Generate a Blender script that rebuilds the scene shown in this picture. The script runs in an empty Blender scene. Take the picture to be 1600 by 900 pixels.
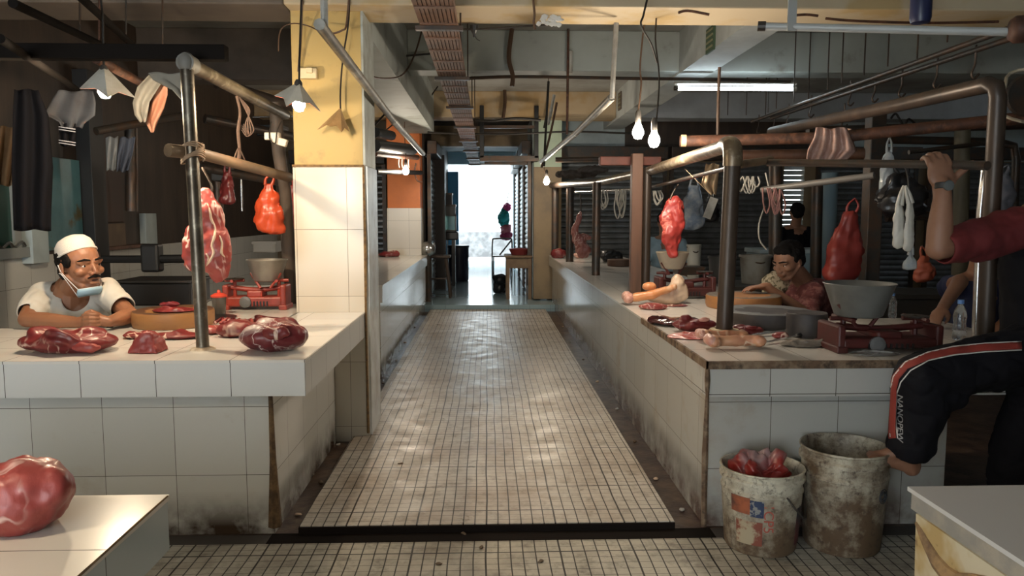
import bpy, bmesh, math, random
from mathutils import Vector, Matrix, Euler, noise
R = math.radians
S = bpy.context.scene
COL = S.collection
random.seed(7)
# ------------------------------------------------------------------ camera
FPX = 1180.0
cam_d = bpy.data.cameras.new('camera'); cam = bpy.data.objects.new('camera', cam_d); COL.objects.link(cam)
cam_d.sensor_width = 36; cam_d.lens = 36*FPX/1600; cam_d.clip_start = .05; cam_d.clip_end = 200
cam.location = (0, 0, 1.35)
cam.rotation_euler = (R(90)-math.atan(115/FPX), 0, -math.atan(38/FPX))
S.camera = cam
CM = cam.rotation_euler.to_matrix(); CO = Vector(cam.location)
def ray(px, py): return CM @ Vector(((px-800)/FPX, -(py-450)/FPX, -1))
def P(px, py, Y):
    d = ray(px, py); return CO + d*(Y/d.y)
def G(px, py, z):
    d = ray(px, py); return CO + d*((z-CO.z)/d.z)
# ------------------------------------------------------------------ world, view
W = bpy.data.worlds.new('world'); S.world = W; W.use_nodes = True
wb = W.node_tree.nodes['Background']; wb.inputs[0].default_value = (.86, .95, 1, 1); wb.inputs[1].default_value = 9.0
S.view_settings.view_transform = 'Standard'; S.view_settings.look = 'None'; S.view_settings.gamma = 1
S.view_settings.use_curve_mapping = False; S.view_settings.exposure = 0.0
# lamp strengths
LEFT_E = 1700; PILLAR_E = 620; NEAR_E = 700; BULB_E = 440; TUBE_E = 22; REAR_FILL_E = 12
# ------------------------------------------------------------------ materials
MC = {}
def newmat(name):
    m = bpy.data.materials.new(name); m.use_nodes = True
    nt = m.node_tree; b = nt.nodes['Principled BSDF']
    return m, nt, b
def rgb(c): return (c[0], c[1], c[2], 1)
def mixc(nt, fac, a, b):
    n = nt.nodes.new('ShaderNodeMix'); n.data_type = 'RGBA'
    for s, v in ((0, fac), (6, a), (7, b)):
        if hasattr(v, 'links') or isinstance(v, bpy.types.NodeSocket): nt.links.new(v, n.inputs[s])
        else: n.inputs[s].default_value = v if s == 0 else rgb(v)
    return n.outputs[2]
def noisef(nt, scale, lo, hi, detail=4, rough=.6, vec=None, stretch=None, dist=0):
    n = nt.nodes.new('ShaderNodeTexNoise'); n.inputs['Scale'].default_value = scale
    n.inputs['Detail'].default_value = detail; n.inputs['Roughness'].default_value = rough; n.inputs['Distortion'].default_value = dist
    if vec is None:
        g = nt.nodes.new('ShaderNodeTexCoord'); vec = g.outputs['Object']
    if stretch:
        mp = nt.nodes.new('ShaderNodeMapping'); mp.inputs['Scale'].default_value = stretch
        nt.links.new(vec, mp.inputs[0]); vec = mp.outputs[0]
    nt.links.new(vec, n.inputs['Vector'])
    r = nt.nodes.new('ShaderNodeMapRange'); r.inputs[1].default_value = lo; r.inputs[2].default_value = hi
    nt.links.new(n.outputs[0], r.inputs[0]); return r.outputs[0]
def bump(nt, b, h, strength=.3, dist=.01):
    n = nt.nodes.new('ShaderNodeBump'); n.inputs['Strength'].default_value = strength; n.inputs['Distance'].default_value = dist
    nt.links.new(h, n.inputs['Height']); nt.links.new(n.outputs[0], b.inputs['Normal'])
def MAT(name, c, rough=.6, metal=0, c2=None, scale=8, lo=.4, hi=.65, bmp=0, bscale=None, stretch=None, trans=0, alpha=1, spec=.5, c3=None, scale3=30, lo3=.5, hi3=.7, coat=0):
    if name in MC: return MC[name]
    m, nt, b = newmat(name)
    b.inputs['Base Color'].default_value = rgb(c); b.inputs['Roughness'].default_value = rough; b.inputs['Metallic'].default_value = metal
    b.inputs['Transmission Weight'].default_value = trans; b.inputs['Alpha'].default_value = alpha
    b.inputs['Specular IOR Level'].default_value = spec; b.inputs['Coat Weight'].default_value = coat
    col = c
    if c2 is not None: col = mixc(nt, noisef(nt, scale, lo, hi, stretch=stretch), c, c2)
    if c3 is not None: col = mixc(nt, noisef(nt, scale3, lo3, hi3, stretch=stretch), col, c3)
    if c2 is not None or c3 is not None: nt.links.new(col, b.inputs['Base Color'])
    if bmp: bump(nt, b, noisef(nt, bscale or scale*3, .2, .8, stretch=stretch), bmp, .004)
    MC[name] = m; return m
def EMIT(name, c, e):
    m, nt, b = newmat(name); b.inputs['Base Color'].default_value = rgb(c)
    b.inputs['Emission Color'].default_value = rgb(c); b.inputs['Emission Strength'].default_value = e; MC[name] = m; return m
def TILE(name, c1, c2, mortar, bw, bh, off=(0, 0), ms=.0016, rough=.18, dirt=None, dz=None, dirt2=None, dscale=3, dlo=.5, dhi=.75, bmp=.25):
    """glazed tiles laid on the UV grid (UV is in metres)"""
    m, nt, b = newmat(name)
    uv = nt.nodes.new('ShaderNodeUVMap'); mp = nt.nodes.new('ShaderNodeMapping'); mp.inputs['Location'].default_value = (off[0], off[1], 0)
    nt.links.new(uv.outputs[0], mp.inputs[0])
    # a little waviness, as laid by hand
    br = nt.nodes.new('ShaderNodeTexBrick'); br.offset = 0; br.squash = 1
    nt.links.new(mp.outputs[0], br.inputs['Vector'])
    br.inputs['Color1'].default_value = rgb(c1); br.inputs['Color2'].default_value = rgb(c2); br.inputs['Mortar'].default_value = rgb(mortar)
    br.inputs['Scale'].default_value = 1; br.inputs['Mortar Size'].default_value = ms; br.inputs['Mortar Smooth'].default_value = .3
    br.inputs['Brick Width'].default_value = bw; br.inputs['Row Height'].default_value = bh
    col = br.outputs['Color']
    if dirt2 is not None: col = mixc(nt, noisef(nt, dscale, dlo, dhi, 6, .65), col, dirt2)
    if dirt is not None and dz is not None:
        g = nt.nodes.new('ShaderNodeNewGeometry'); sp = nt.nodes.new('ShaderNodeSeparateXYZ'); nt.links.new(g.outputs['Position'], sp.inputs[0])
        r = nt.nodes.new('ShaderNodeMapRange'); r.inputs[1].default_value = dz; r.inputs[2].default_value = 0.0
        nt.links.new(sp.outputs[2], r.inputs[0])
        mu = nt.nodes.new('ShaderNodeMath'); mu.operation = 'MULTIPLY'; nt.links.new(r.outputs[0], mu.inputs[0])
        nt.links.new(noisef(nt, 5, .3, .6, 5), mu.inputs[1])
        mu.use_clamp = True
        col = mixc(nt, mu.outputs[0], col, dirt)
    nt.links.new(col, b.inputs['Base Color'])
    mr = nt.nodes.new('ShaderNodeMapRange'); mr.inputs[3].default_value = rough; mr.inputs[4].default_value = .8
    nt.links.new(br.outputs['Fac'], mr.inputs[0]); nt.links.new(mr.outputs[0], b.inputs['Roughness'])
    inv = nt.nodes.new('ShaderNodeMath'); inv.operation = 'SUBTRACT'; inv.inputs[0].default_value = 1; nt.links.new(br.outputs['Fac'], inv.inputs[1])
    bump(nt, b, inv.outputs[0], bmp, .002)
    MC[name] = m; return m
def FLOORTILE(name, c1, c2, mortar, stain, off=(0, 0), rough=.33):
    """30 cm tiles, each pressed with a grid of small cells"""
    m, nt, b = newmat(name)
    uv = nt.nodes.new('ShaderNodeUVMap'); mp = nt.nodes.new('ShaderNodeMapping'); mp.inputs['Location'].default_value = (off[0], off[1], 0)
    nt.links.new(uv.outputs[0], mp.inputs[0])
    w = noisef(nt, 1.6, 0, 1, 2, .5)
    sep = nt.nodes.new('ShaderNodeVectorMath'); sep.operation = 'MULTIPLY_ADD'
    cb = nt.nodes.new('ShaderNodeCombineXYZ'); nt.links.new(w, cb.inputs[0]); nt.links.new(w, cb.inputs[1])
    nt.links.new(cb.outputs[0], sep.inputs[0]); sep.inputs[1].default_value = (.02, .02, 0); nt.links.new(mp.outputs[0], sep.inputs[2])
    facs = []; cols = []
    for bw, bh, ms in ((.0508, .0508, .0017), (.0508, 50, .0028), (.305, .305, .0042)):
        br = nt.nodes.new('ShaderNodeTexBrick'); br.offset = 0; br.squash = 1; nt.links.new(sep.outputs[0], br.inputs['Vector'])
        br.inputs['Brick Width'].default_value = bw
        br.inputs['Row Height'].default_value = bh; br.inputs['Scale'].default_value = 1
        br.inputs['Mortar Size'].default_value = ms; br.inputs['Mortar Smooth'].default_value = .2
        br.inputs['Color1'].default_value = rgb(c1); br.inputs['Color2'].default_value = rgb(c2); br.inputs['Mortar'].default_value = rgb(c1)
        facs.append(br.outputs['Fac']); cols.append(br.outputs['Color'])
    col = mixc(nt, .5, cols[0], cols[2])
    col = mixc(nt, noisef(nt, 2.2, .42, .72, 6, .7), col, stain)
    col = mixc(nt, noisef(nt, 14, .5, .8, 5, .7), col, [x*.55 for x in stain])
    mx = nt.nodes.new('ShaderNodeMath'); mx.operation = 'MAXIMUM'; nt.links.new(facs[1], mx.inputs[0]); nt.links.new(facs[2], mx.inputs[1])
    hf = nt.nodes.new('ShaderNodeMath'); hf.operation = 'MULTIPLY'; nt.links.new(facs[0], hf.inputs[0]); hf.inputs[1].default_value = .78
    m2 = nt.nodes.new('ShaderNodeMath'); m2.operation = 'MAXIMUM'; nt.links.new(mx.outputs[0], m2.inputs[0]); nt.links.new(hf.outputs[0], m2.inputs[1])
    nt.links.new(mixc(nt, m2.outputs[0], col, mortar), b.inputs['Base Color'])
    mr = nt.nodes.new('ShaderNodeMapRange'); mr.inputs[3].default_value = rough; mr.inputs[4].default_value = rough+.25
    nt.links.new(noisef(nt, 6, .3, .7, 4), mr.inputs[0]); nt.links.new(mr.outputs[0], b.inputs['Roughness'])
    inv = nt.nodes.new('ShaderNodeMath'); inv.operation = 'SUBTRACT'; inv.inputs[0].default_value = 1; nt.links.new(m2.outputs[0], inv.inputs[1])
    bump(nt, b, inv.outputs[0], .5, .002)
    MC[name] = m; return m
# ------------------------------------------------------------------ mesh helpers
def BM(): return bmesh.new()
def box(bm, x0, x1, y0, y1, z0, z1, bev=0, rot=None, piv=None):
    r = bmesh.ops.create_cube(bm, size=1); vs = r['verts']
    for v in vs: v.co = Vector(((x0+x1)/2+v.co.x*(x1-x0), (y0+y1)/2+v.co.y*(y1-y0), (z0+z1)/2+v.co.z*(z1-z0)))
    if bev:
        es = list({e for v in vs for e in v.link_edges})
        r2 = bmesh.ops.bevel(bm, geom=es, offset=bev, segments=2, profile=.5, affect='EDGES'); vs = list({v for f in r2['faces'] for v in f.verts} | {v for v in vs if v.is_valid})
    if rot is not None:
        c = Vector(piv) if piv is not None else Vector(((x0+x1)/2, (y0+y1)/2, (z0+z1)/2)); M = Euler(rot).to_matrix()
        for v in vs: v.co = c+M@(v.co-c)
    return vs
def frame(d):
    d = d.normalized(); a = Vector((0, 0, 1)) if abs(d.z) < .9 else Vector((1, 0, 0))
    u = d.cross(a).normalized(); return u, d.cross(u).normalized()
def tube(bm, pts, r, seg=8, caps=True, smooth=0, close=False):
    pts = [Vector(p) for p in pts]
    rs = r if isinstance(r, (list, tuple)) else [r]*len(pts)
    if smooth and len(pts) > 2:
        q = []; rr = []
        n = len(pts)
        for i in range(n-1 if not close else n):
            p0 = pts[(i-1) % n] if (i > 0 or close) else pts[i]; p1 = pts[i]; p2 = pts[(i+1) % n]; p3 = pts[(i+2) % n] if (i+2 < n or close) else p2
            for k in range(smooth):
                t = k/smooth
                q.append(.5*((2*p1)+(p2-p0)*t+(2*p0-5*p1+4*p2-p3)*t*t+(3*p1-p0-3*p2+p3)*t**3)); rr.append(rs[i]*(1-t)+rs[(i+1) % n]*t)
        if not close: q.append(pts[-1]); rr.append(rs[-1])
        pts, rs = q, rr
    rings = []; n = len(pts); u = None
    for i, p in enumerate(pts):
        if close: d = pts[(i+1) % n]-pts[i-1]
        else: d = pts[min(i+1, n-1)]-pts[max(i-1, 0)]
        if d.length < 1e-9: d = Vector((0, 0, 1))
        d.normalize()
        if u is None: u, v = frame(d)
        else:
            u = (u-d*u.dot(d)); u = u.normalized() if u.length > 1e-6 else frame(d)[0]; v = d.cross(u)
        rings.append([bm.verts.new(p+(u*math.cos(2*math.pi*k/seg)+v*math.sin(2*math.pi*k/seg))*rs[i]) for k in range(seg)])
    for i in range(n if close else n-1):
        a, b = rings[i], rings[(i+1) % n]
        for k in range(seg): bm.faces.new((a[k], a[(k+1) % seg], b[(k+1) % seg], b[k]))
    if caps and not close: bm.faces.new(rings[0][::-1]); bm.faces.new(rings[-1])
    return [v for rg in rings for v in rg]
def lathe(bm, prof, c=(0, 0, 0), seg=24, cap0=True, cap1=False, axis=None):
    c = Vector(c); rings = []
    Mx = Vector((0, 0, 1)).rotation_difference(Vector(axis)).to_matrix() if axis is not None else Matrix.Identity(3)
    for r, z in prof: rings.append([bm.verts.new(c+Mx@Vector((r*math.cos(2*math.pi*k/seg), r*math.sin(2*math.pi*k/seg), z))) for k in range(seg)])
    for a, b in zip(rings, rings[1:]):
        for k in range(seg): bm.faces.new((a[k], a[(k+1) % seg], b[(k+1) % seg], b[k]))
    if cap0: bm.faces.new(rings[0][::-1])
    if cap1: bm.faces.new(rings[-1])
def ell(bm, c, r, rot=None, M=None, sub=3):
    q = bmesh.ops.create_icosphere(bm, subdivisions=sub, radius=1); r = (r, r, r) if isinstance(r, (int, float)) else r
    E = Euler(rot).to_matrix() if rot is not None else Matrix.Identity(3)
    for v in q['verts']:
        co = E@Vector((v.co.x*r[0], v.co.y*r[1], v.co.z*r[2]))+Vector(c)
        v.co = M@co if M is not None else co
    return q['verts']
def cap(bm, p0, p1, r0, r1=None, M=None, seg=14):
    """tapered capsule"""
    r1 = r0 if r1 is None else r1; p0 = Vector(p0); p1 = Vector(p1)
    if M is not None:
        s = M.to_scale().x; p0 = M@p0; p1 = M@p1; r0 *= s; r1 *= s
    r0 = abs(r0); r1 = abs(r1); d = (p1-p0).normalized() if (p1-p0).length > 1e-6 else Vector((0, 0, 1)); pts = []; rs = []
    for k in range(5): a = math.pi/2*(1-k/4*.98)-.02; pts.append(p0-d*r0*math.sin(a)); rs.append(max(r0*math.cos(a), 1e-4))
    for k in range(5): a = math.pi/2*(k/4*.98)+.02; pts.append(p1+d*r1*math.sin(a)); rs.append(max(r1*math.cos(a), 1e-4))
    u, v = frame(d); rings = []
    for p, rr in zip(pts, rs): rings.append([bm.verts.new(p+(u*math.cos(2*math.pi*k/seg)+v*math.sin(2*math.pi*k/seg))*rr) for k in range(seg)])
    for a, b in zip(rings, rings[1:]):
        for k in range(seg): bm.faces.new((a[k], a[(k+1) % seg], b[(k+1) % seg], b[k]))
    bm.faces.new(rings[0][::-1]); bm.faces.new(rings[-1])
def chain(bm, pts, rs, M=None):
    for i in range(len(pts)-1): cap(bm, pts[i], pts[i+1], rs[i], rs[i+1], M)
def remesh(bm, voxel, smooth=4, fac=.6):
    bmesh.ops.recalc_face_normals(bm, faces=bm.faces)
    me = bpy.data.meshes.new('tmp'); bm.to_mesh(me); bm.free(); o = bpy.data.objects.new('tmp', me); COL.objects.link(o)
    md = o.modifiers.new('r', 'REMESH'); md.mode = 'VOXEL'; md.voxel_size = voxel
    if smooth: sm = o.modifiers.new('s', 'SMOOTH'); sm.iterations = smooth; sm.factor = fac
    bpy.context.view_layer.update(); dg = bpy.context.evaluated_depsgraph_get()
    m2 = bpy.data.meshes.new_from_object(o.evaluated_get(dg)); bpy.data.objects.remove(o); bpy.data.meshes.remove(me)
    b2 = bmesh.new(); b2.from_mesh(m2); bpy.data.meshes.remove(m2); return b2
def rough_up(bm, amp, freq, seed=0, ridge=0):
    bm.normal_update(); off = Vector((seed*7.3, seed*3.1, seed*5.7)); mv = []
    for v in bm.verts:
        q = (v.co+off)*freq; n = noise.fractal(q, 1, 2, 3)
        if ridge: n = n-ridge*max(0, .35-abs(noise.noise(q*1.3)*2))
        mv.append(v.normal*n*amp)
    for v, m in zip(bm.verts, mv): v.co += m
def flat_base(bm, z):
    for v in bm.verts:
        if v.co.z < z: v.co.z = z+(.001*(v.co.z-z))
def uvbox(me):
    uv = me.uv_layers.new(name='UVMap')
    for p in me.polygons:
        n = p.normal; ax = max(range(3), key=lambda i: abs(n[i]))
        for li in p.loop_indices:
            c = me.vertices[me.loops[li].vertex_index].co
            uv.data[li].uv = (c.y, c.z) if ax == 0 else ((c.x, c.z) if ax == 1 else (c.x, c.y))
def obj(name, bm, mat, parent=None, smooth=False, uv=False, world=True, label=None, loc=None):
    bmesh.ops.recalc_face_normals(bm, faces=bm.faces)
    me = bpy.data.meshes.new(name); bm.to_mesh(me); bm.free()
    if smooth:
        me.polygons.foreach_set('use_smooth', [True]*len(me.polygons))
        try: me.set_sharp_from_angle(angle=R(smooth if smooth > 1 else 50))
        except Exception: pass
    if uv: uvbox(me)
    me.materials.append(mat)
    o = bpy.data.objects.new(name, me); COL.objects.link(o)
    if parent is not None:
        o.parent = parent
        if world:
            L = Vector((0, 0, 0)); q = parent
            while q is not None: L += q.location; q = q.parent
            # parts are modelled in world space and keep their place under their thing
            me.transform(Matrix.Translation(-L))
    elif loc is not None: o.location = loc
    if label: o['label'] = label
    return o
def tag(o, label, cat, group=None, kind=None):
    o['label'] = label; o['category'] = cat
    if group: o['group'] = group
    if kind: o['kind'] = kind
    return o
def T(name, label, cat, loc=(0, 0, 0), group=None):
    o = bpy.data.objects.new(name, None); o.empty_display_size = .1; COL.objects.link(o); o.location = loc
    return tag(o, label, cat, group)
def struct(name, bm, mat, parent=None, uv=False, smooth=False):
    o = obj(name, bm, mat, parent, uv=uv, smooth=smooth)
    if parent is None: o['kind'] = 'structure'
    return o
def dup(root, loc, rotz=None, label=None):
    r = root.copy(); COL.objects.link(r); r.location = loc
    if rotz is not None: r.rotation_euler = (0, 0, rotz)
    if label: r['label'] = label
    for ch in list(root.children):
        c = ch.copy(); COL.objects.link(c); c.parent = r
        for g in list(ch.children):
            d = g.copy(); COL.objects.link(d); d.parent = c
    return r
def sheet(bm, rows, th=.004):
    """cloth or paper from rows of points, given a real thickness"""
    g = [[bm.verts.new(Vector(p)) for p in r] for r in rows]; fs = []
    for a, b in zip(g, g[1:]):
        for k in range(len(a)-1): fs.append(bm.faces.new((a[k], a[k+1], b[k+1], b[k])))
    bm.normal_update()
    bmesh.ops.solidify(bm, geom=fs, thickness=th)
# ------------------------------------------------------------------ material library
WHITE = TILE('white_glazed_tile', (.60, .60, .57), (.55, .55, .52), (.06, .05, .04), .3, .3, (1.044, .07), rough=.13, dirt=(.05, .03, .018), dz=.16, dirt2=(.45, .40, .33), dscale=4, dlo=.6, dhi=.9, ms=.0013)
SLABT = TILE('white_edge_tile', (.64, .65, .64), (.60, .61, .6), (.03, .025, .02), .3, .5, (.744, .39), ms=.0016, rough=.15)
TOPT = TILE('white_top_tile', (.70, .68, .64), (.66, .64, .6), (.035, .028, .02), .3, .3, (.744, -.05), ms=.0017, rough=.17)
RTILE = TILE('aged_white_tile', (.44, .43, .39), (.40, .39, .355), (.05, .035, .025), .3, .3, (-.945, .07), dirt=(.07, .03, .018), dz=.2, dirt2=(.34, .27, .19), dscale=3, dlo=.55, dhi=.85, ms=.0015)
REDGE = TILE('aged_edge_tile', (.48, .47, .43), (.44, .43, .4), (.04, .03, .02), .28, .5, (-.9, .4), dirt2=(.3, .22, .14), dscale=3, dlo=.6, dhi=.85, ms=.0018)
CREAM = TILE('cream_glazed_tile', (.66, .60, .50), (.62, .565, .47), (.12, .09, .06), .3, .4, (.835, .74), ms=.0012, rough=.2)
FT_A = FLOORTILE('aisle_floor_tile', (.58, .54, .48), (.48, .445, .39), (.028, .022, .018), (.33, .25, .18), (.0, .0), .27)
FT_F = FLOORTILE('front_floor_tile', (.56, .53, .45), (.45, .425, .36), (.02, .018, .016), (.24, .21, .17), (.0, .05), .45)
BLUEFL = TILE('blue_floor_tile', (.30, .42, .47), (.27, .38, .43), (.08, .1, .1), .3, .3, rough=.13)
GUT = MAT('wet_gutter', (.045, .022, .016), .35, c2=(.13, .085, .055), scale=9, bmp=.5)
YEL = MAT('yellow_paint', (.46, .33, .12), .6, c2=(.43, .32, .13), scale=3, c3=(.20, .15, .08), scale3=5, lo3=.6, hi3=.85, bmp=.15)
TAN = MAT('tan_paint', (.46, .35, .22), .65, c2=(.42, .28, .13), scale=1.6, lo=.5, hi=.6, c3=(.3, .2, .1), scale3=3, lo3=.66, hi3=.85)
GREYB = MAT('grey_blue_paint', (.40, .44, .42), .65, c2=(.33, .35, .33), scale=1.5, c3=(.16, .15, .11), scale3=3, lo3=.6, hi3=.8)
CEIL = MAT('ceiling_paint', (.36, .36, .34), .8, c2=(.26, .25, .22), scale=2)
ORANGE = MAT('orange_paint', (.70, .20, .045), .5, c2=(.60, .17, .04), scale=3, c3=(.35, .13, .05), scale3=9, lo3=.66, hi3=.9)
PALEG = MAT('pale_green_paint', (.42, .52, .40), .6, c2=(.36, .44, .36), scale=3)
PALEB = MAT('pale_blue_paint', (.42, .50, .52), .6, c2=(.34, .40, .42), scale=3)
BROWNP = MAT('brown_dirty_paint', (.26, .19, .11), .6, c2=(.19, .14, .09), scale=3)
DARKW = MAT('dark_wood', (.035, .024, .018), .55, c2=(.06, .04, .028), scale=6, stretch=(1, 1, .2), bmp=.3)
BRNW = MAT('brown_wood', (.13, .06, .035), .55, c2=(.07, .035, .022), scale=10, stretch=(1, 1, .15), bmp=.3)
STEEL = MAT('galvanised_pipe', (.16, .14, .11), .36, .7, c2=(.07, .055, .04), scale=5, lo=.42, hi=.62, c3=(.34, .31, .25), scale3=16, lo3=.55, hi3=.75)
DSTEEL = MAT('dark_steel', (.06, .055, .05), .42, .5, c2=(.10, .06, .04), scale=9, bmp=.2)
RUST = MAT('rusty_pipe', (.10, .042, .025), .6, .2, c2=(.05, .027, .02), scale=8, c3=(.18, .08, .045), scale3=20, bmp=.3)
BAMB = MAT('weathered_bamboo', (.19, .125, .07), .6, c2=(.10, .065, .04), scale=9, stretch=(1, .2, 1), bmp=.2)
BLACK = MAT('black_rubber', (.012, .012, .013), .5)
BLKP = MAT('black_plastic', (.014, .014, .016), .3)
WIRE = MAT('black_wire', (.02, .017, .015), .5)
WIREB = MAT('brown_wire', (.09, .05, .03), .55)
PVC = MAT('pale_pvc', (.50, .50, .47), .4, c2=(.36, .34, .3), scale=12)
ALU = MAT('bright_metal', (.62, .63, .63), .22, .9, c2=(.45, .45, .44), scale=15)
SHUT = MAT('shutter_steel', (.20, .21, .22), .4, .55, c2=(.13, .14, .14), scale=4)
CONC = MAT('grey_concrete', (.11, .11, .11), .8, c2=(.22, .22, .22), scale=4)
OUTW = MAT('white_outer_wall', (.82, .84, .84), .7, c2=(.72, .73, .73), scale=.8)
# ================================================================== SETTING
XL, XR, YB, YE, ZC = -3.3, 9.5, -3.0, 18.5, 3.1
ZF = -.035
def sbox(name, mat, *a, uv=True, parent=None, bev=0):
    bm = BM(); box(bm, *a, bev=bev); return struct(name, bm, mat, parent, uv=uv)
sbox('floor', FT_F, XL, XR, YB, 3.10, -.14, ZF)
sbox('trim_1', MAT('drain_and_shade_black', (.012, .009, .008), .9, spec=.1), -.94, .98, 3.10, 3.2, -.14, ZF+.002, uv=False)         # the black drain across the aisle mouth
sbox('trim_2', GUT, XL, XR, 3.2, 12.2, -.14, ZF-.002, uv=False)
sbox('trim_2', MAT('dark_floor', (.06,.05,.045), .5), XL, -.94, 3.10, 3.2, -.14, ZF-.002, uv=False)
sbox('trim_2', MC['dark_floor'], .98, XR, 3.10, 3.2, -.14, ZF-.002, uv=False)
sbox('trim_3', FT_A, -.825, .822, 3.2, 10.72, ZF-.002, ZF+.035)              # the raised aisle paving
sbox('trim_4', BLUEFL, -2.2, 2.2, 10.74, 21, -.05, .06)
sbox('trim_5', MAT('pale_ground', (.6, .62, .62), .8), -12, 12, 21, 30, -.06, .06, uv=False)
bm = BM(); box(bm, -8, 8, 23.0, 23.3, .06, 7)
struct('wall_outside', bm, OUTW)
bm = BM(); box(bm, -8, 8, 22.97, 23.0, .06, .82); struct('trim_6', bm, CONC)
# shell
sbox('wall_left', WHITE, XL-.15, XL, YB, 11.99, -.1, 1.05)
sbox('wall_left', DARKW, XL-.15, XL, YB, 11.99, 1.05, ZC, uv=False)
sbox('wall_right', DARKW, XR, XR+.15, YB, 12.2, -.1, ZC+.1, uv=False)
sbox('wall_back', DARKW, 2.2, 5.4, 12.2, 12.35, 2.2, ZC, uv=False)
sbox('wall_back', PALEB, 5.4, XR, 12.2, 12.35, 2.2, ZC, uv=False)
sbox('wall_back', PALEB, .98, 2.2, 12.2, 12.35, 2.2, ZC, uv=False)
sbox('wall_back', BROWNP, .98, 4.80, 12.2, 12.35, -.1, 2.2, uv=False)
sbox('wall_back', BROWNP, 5.14, XR, 12.2, 12.35, -.1, 2.2, uv=False)
sbox('wall_back', BROWNP, 4.80, 5.14, 12.2, 12.35, -.1, .85, uv=False)
bm = BM()
for k in range(17): box(bm, 4.8, 5.14, 12.22, 12.30, .87+k*.08, .87+k*.08+.068)
struct('window_2', bm, MAT('pale_slats', (.5, .56, .58), .5))
sbox('wall_back', BROWNP, XL-.15, -1.0, 12.0, 12.15, -.1, ZC, uv=False)
sbox('ceiling', CEIL, XL-.15, XR+.15, YB-.1, 12.4, ZC, ZC+.15, uv=False)
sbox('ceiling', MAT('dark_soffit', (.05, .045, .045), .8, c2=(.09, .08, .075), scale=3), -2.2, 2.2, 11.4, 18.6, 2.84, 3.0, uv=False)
# rear wall with the wide doorway the photographer stands in front of
for a in ((-.8, XR, 0, ZC), (XL, -.8, 2.45, ZC)): sbox('wall_rear', PALEB, a[0], a[1], YB-.15, YB, a[2], a[3], uv=False)
# beams across
BMY = MAT('stained_beam_paint', (.50, .41, .28), .65, c2=(.46, .33, .16), scale=2.2, lo=.5, hi=.62, c3=(.30, .22, .12), scale3=2.6, lo3=.66, hi3=.9)
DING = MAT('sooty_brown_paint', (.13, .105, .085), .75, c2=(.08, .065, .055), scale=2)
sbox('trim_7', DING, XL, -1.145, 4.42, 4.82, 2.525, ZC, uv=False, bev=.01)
sbox('trim_7', BMY, -1.145, XR, 4.42, 4.82, 2.525, ZC, uv=False, bev=.01)
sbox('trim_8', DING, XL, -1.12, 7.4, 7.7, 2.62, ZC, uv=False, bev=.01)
sbox('trim_8', GREYB, -.76, XR, 7.4, 7.7, 2.72, ZC, uv=False, bev=.01)
sbox('trim_9', MAT('pale_grey_beam', (.40, .42, .44), .65, c2=(.32, .33, .34), scale=2), 2.15, XR, 10.98, 11.4, 2.73, ZC+.0, uv=False, bev=.01)
sbox('trim_9', TAN, XL, 1.85, 10.98, 11.4, 2.73, ZC+.0, uv=False, bev=.01)
# beams along
sbox('trim_10', GREYB, -1.12, -.76, 4.82, 10.98, 2.5, ZC-.001, uv=False)
sbox('trim_11', MAT('pale_beam_paint', (.50, .53, .52), .65, c2=(.4, .42, .41), scale=3), 1.85, 2.15, 4.82, 12.2, 2.70, ZC-.001, uv=False)
sbox('trim_12', BROWNP, -2.2, 2.2, 13, 13.3, 2.5, 2.9, uv=False)
sbox('trim_1', MC['drain_and_shade_black'], -.825, .822, 3.188, 3.199, ZF, ZF+.031, uv=False)
# bare patches of rust and flaking on the first beam
# corridor shells
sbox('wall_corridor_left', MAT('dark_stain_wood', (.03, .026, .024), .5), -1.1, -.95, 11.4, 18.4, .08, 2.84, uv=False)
sbox('wall_corridor_right', PALEB, .68, .83, 11.45, 18.4, .08, 2.84, uv=False)
sbox('wall_corridor_end', PALEB, -2.2, -.95, 18.4, 18.6, .06, 3, uv=False)
sbox('wall_corridor_end', PALEB, .62, 2.2, 18.4, 18.6, .06, 3, uv=False)
sbox('wall_corridor_end', MAT('grey_blue_fascia', (.3, .38, .38), .6), -.95, .62, 18.4, 18.6, 2.55, 3, uv=False)
# pillars
def pillar(x0, x1, y0, y1, zt, low, high, names, zb=0):
    bm = BM(); box(bm, x0-.008, x1+.008, y0-.008, y1+.008, zb, zt); struct(names, bm, low, uv=True)
    bm = BM(); box(bm, x0, x1, y0, y1, zt, ZC-.3, bev=.004); struct(names, bm, high)
pillar(-1.14, -.735, 4.55, 4.95, 1.64, CREAM, YEL, 'pillar_front', ZF)
sbox('trim_13', MAT('grey_edge_paint', (.38, .42, .41), .5, c2=(.26, .27, .24), scale=8), -.735, -.722, 4.545, 4.95, 1.64, 2.56, uv=False)
sbox('trim_14', MAT('white_side_tile', (.66, .70, .71), .1, c2=(.5, .5, .47), scale=5), -.727, -.714, 4.565, 4.95, 0, 1.635, uv=False)
bm = BM(); tube(bm, [(-.733, 4.538, .02), (-.735, 4.538, .7), (-.731, 4.538, 1.1), (-.733, 4.538, 1.64)], [.009, .007, .01, .006], 6)
box(bm, -1.15, -.73, 4.534, 4.542, 1.628, 1.642)
struct('trim_15', bm, MAT('rotten_grout', (.22, .13, .05), .8, c2=(.10, .06, .03), scale=30))
pillar(-1.44, -.97, 11.0, 11.4, 1.44, CREAM, ORANGE, 'pillar_orange')
bm = BM(); box(bm, .69, 1.1, 11.3, 11.7, .08, 2.05); struct('pillar_far', bm, BROWNP)
bm = BM(); box(bm, .69, 1.1, 11.3, 11.7, 2.05, 2.8); struct('pillar_far', bm, PALEG)
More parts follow.
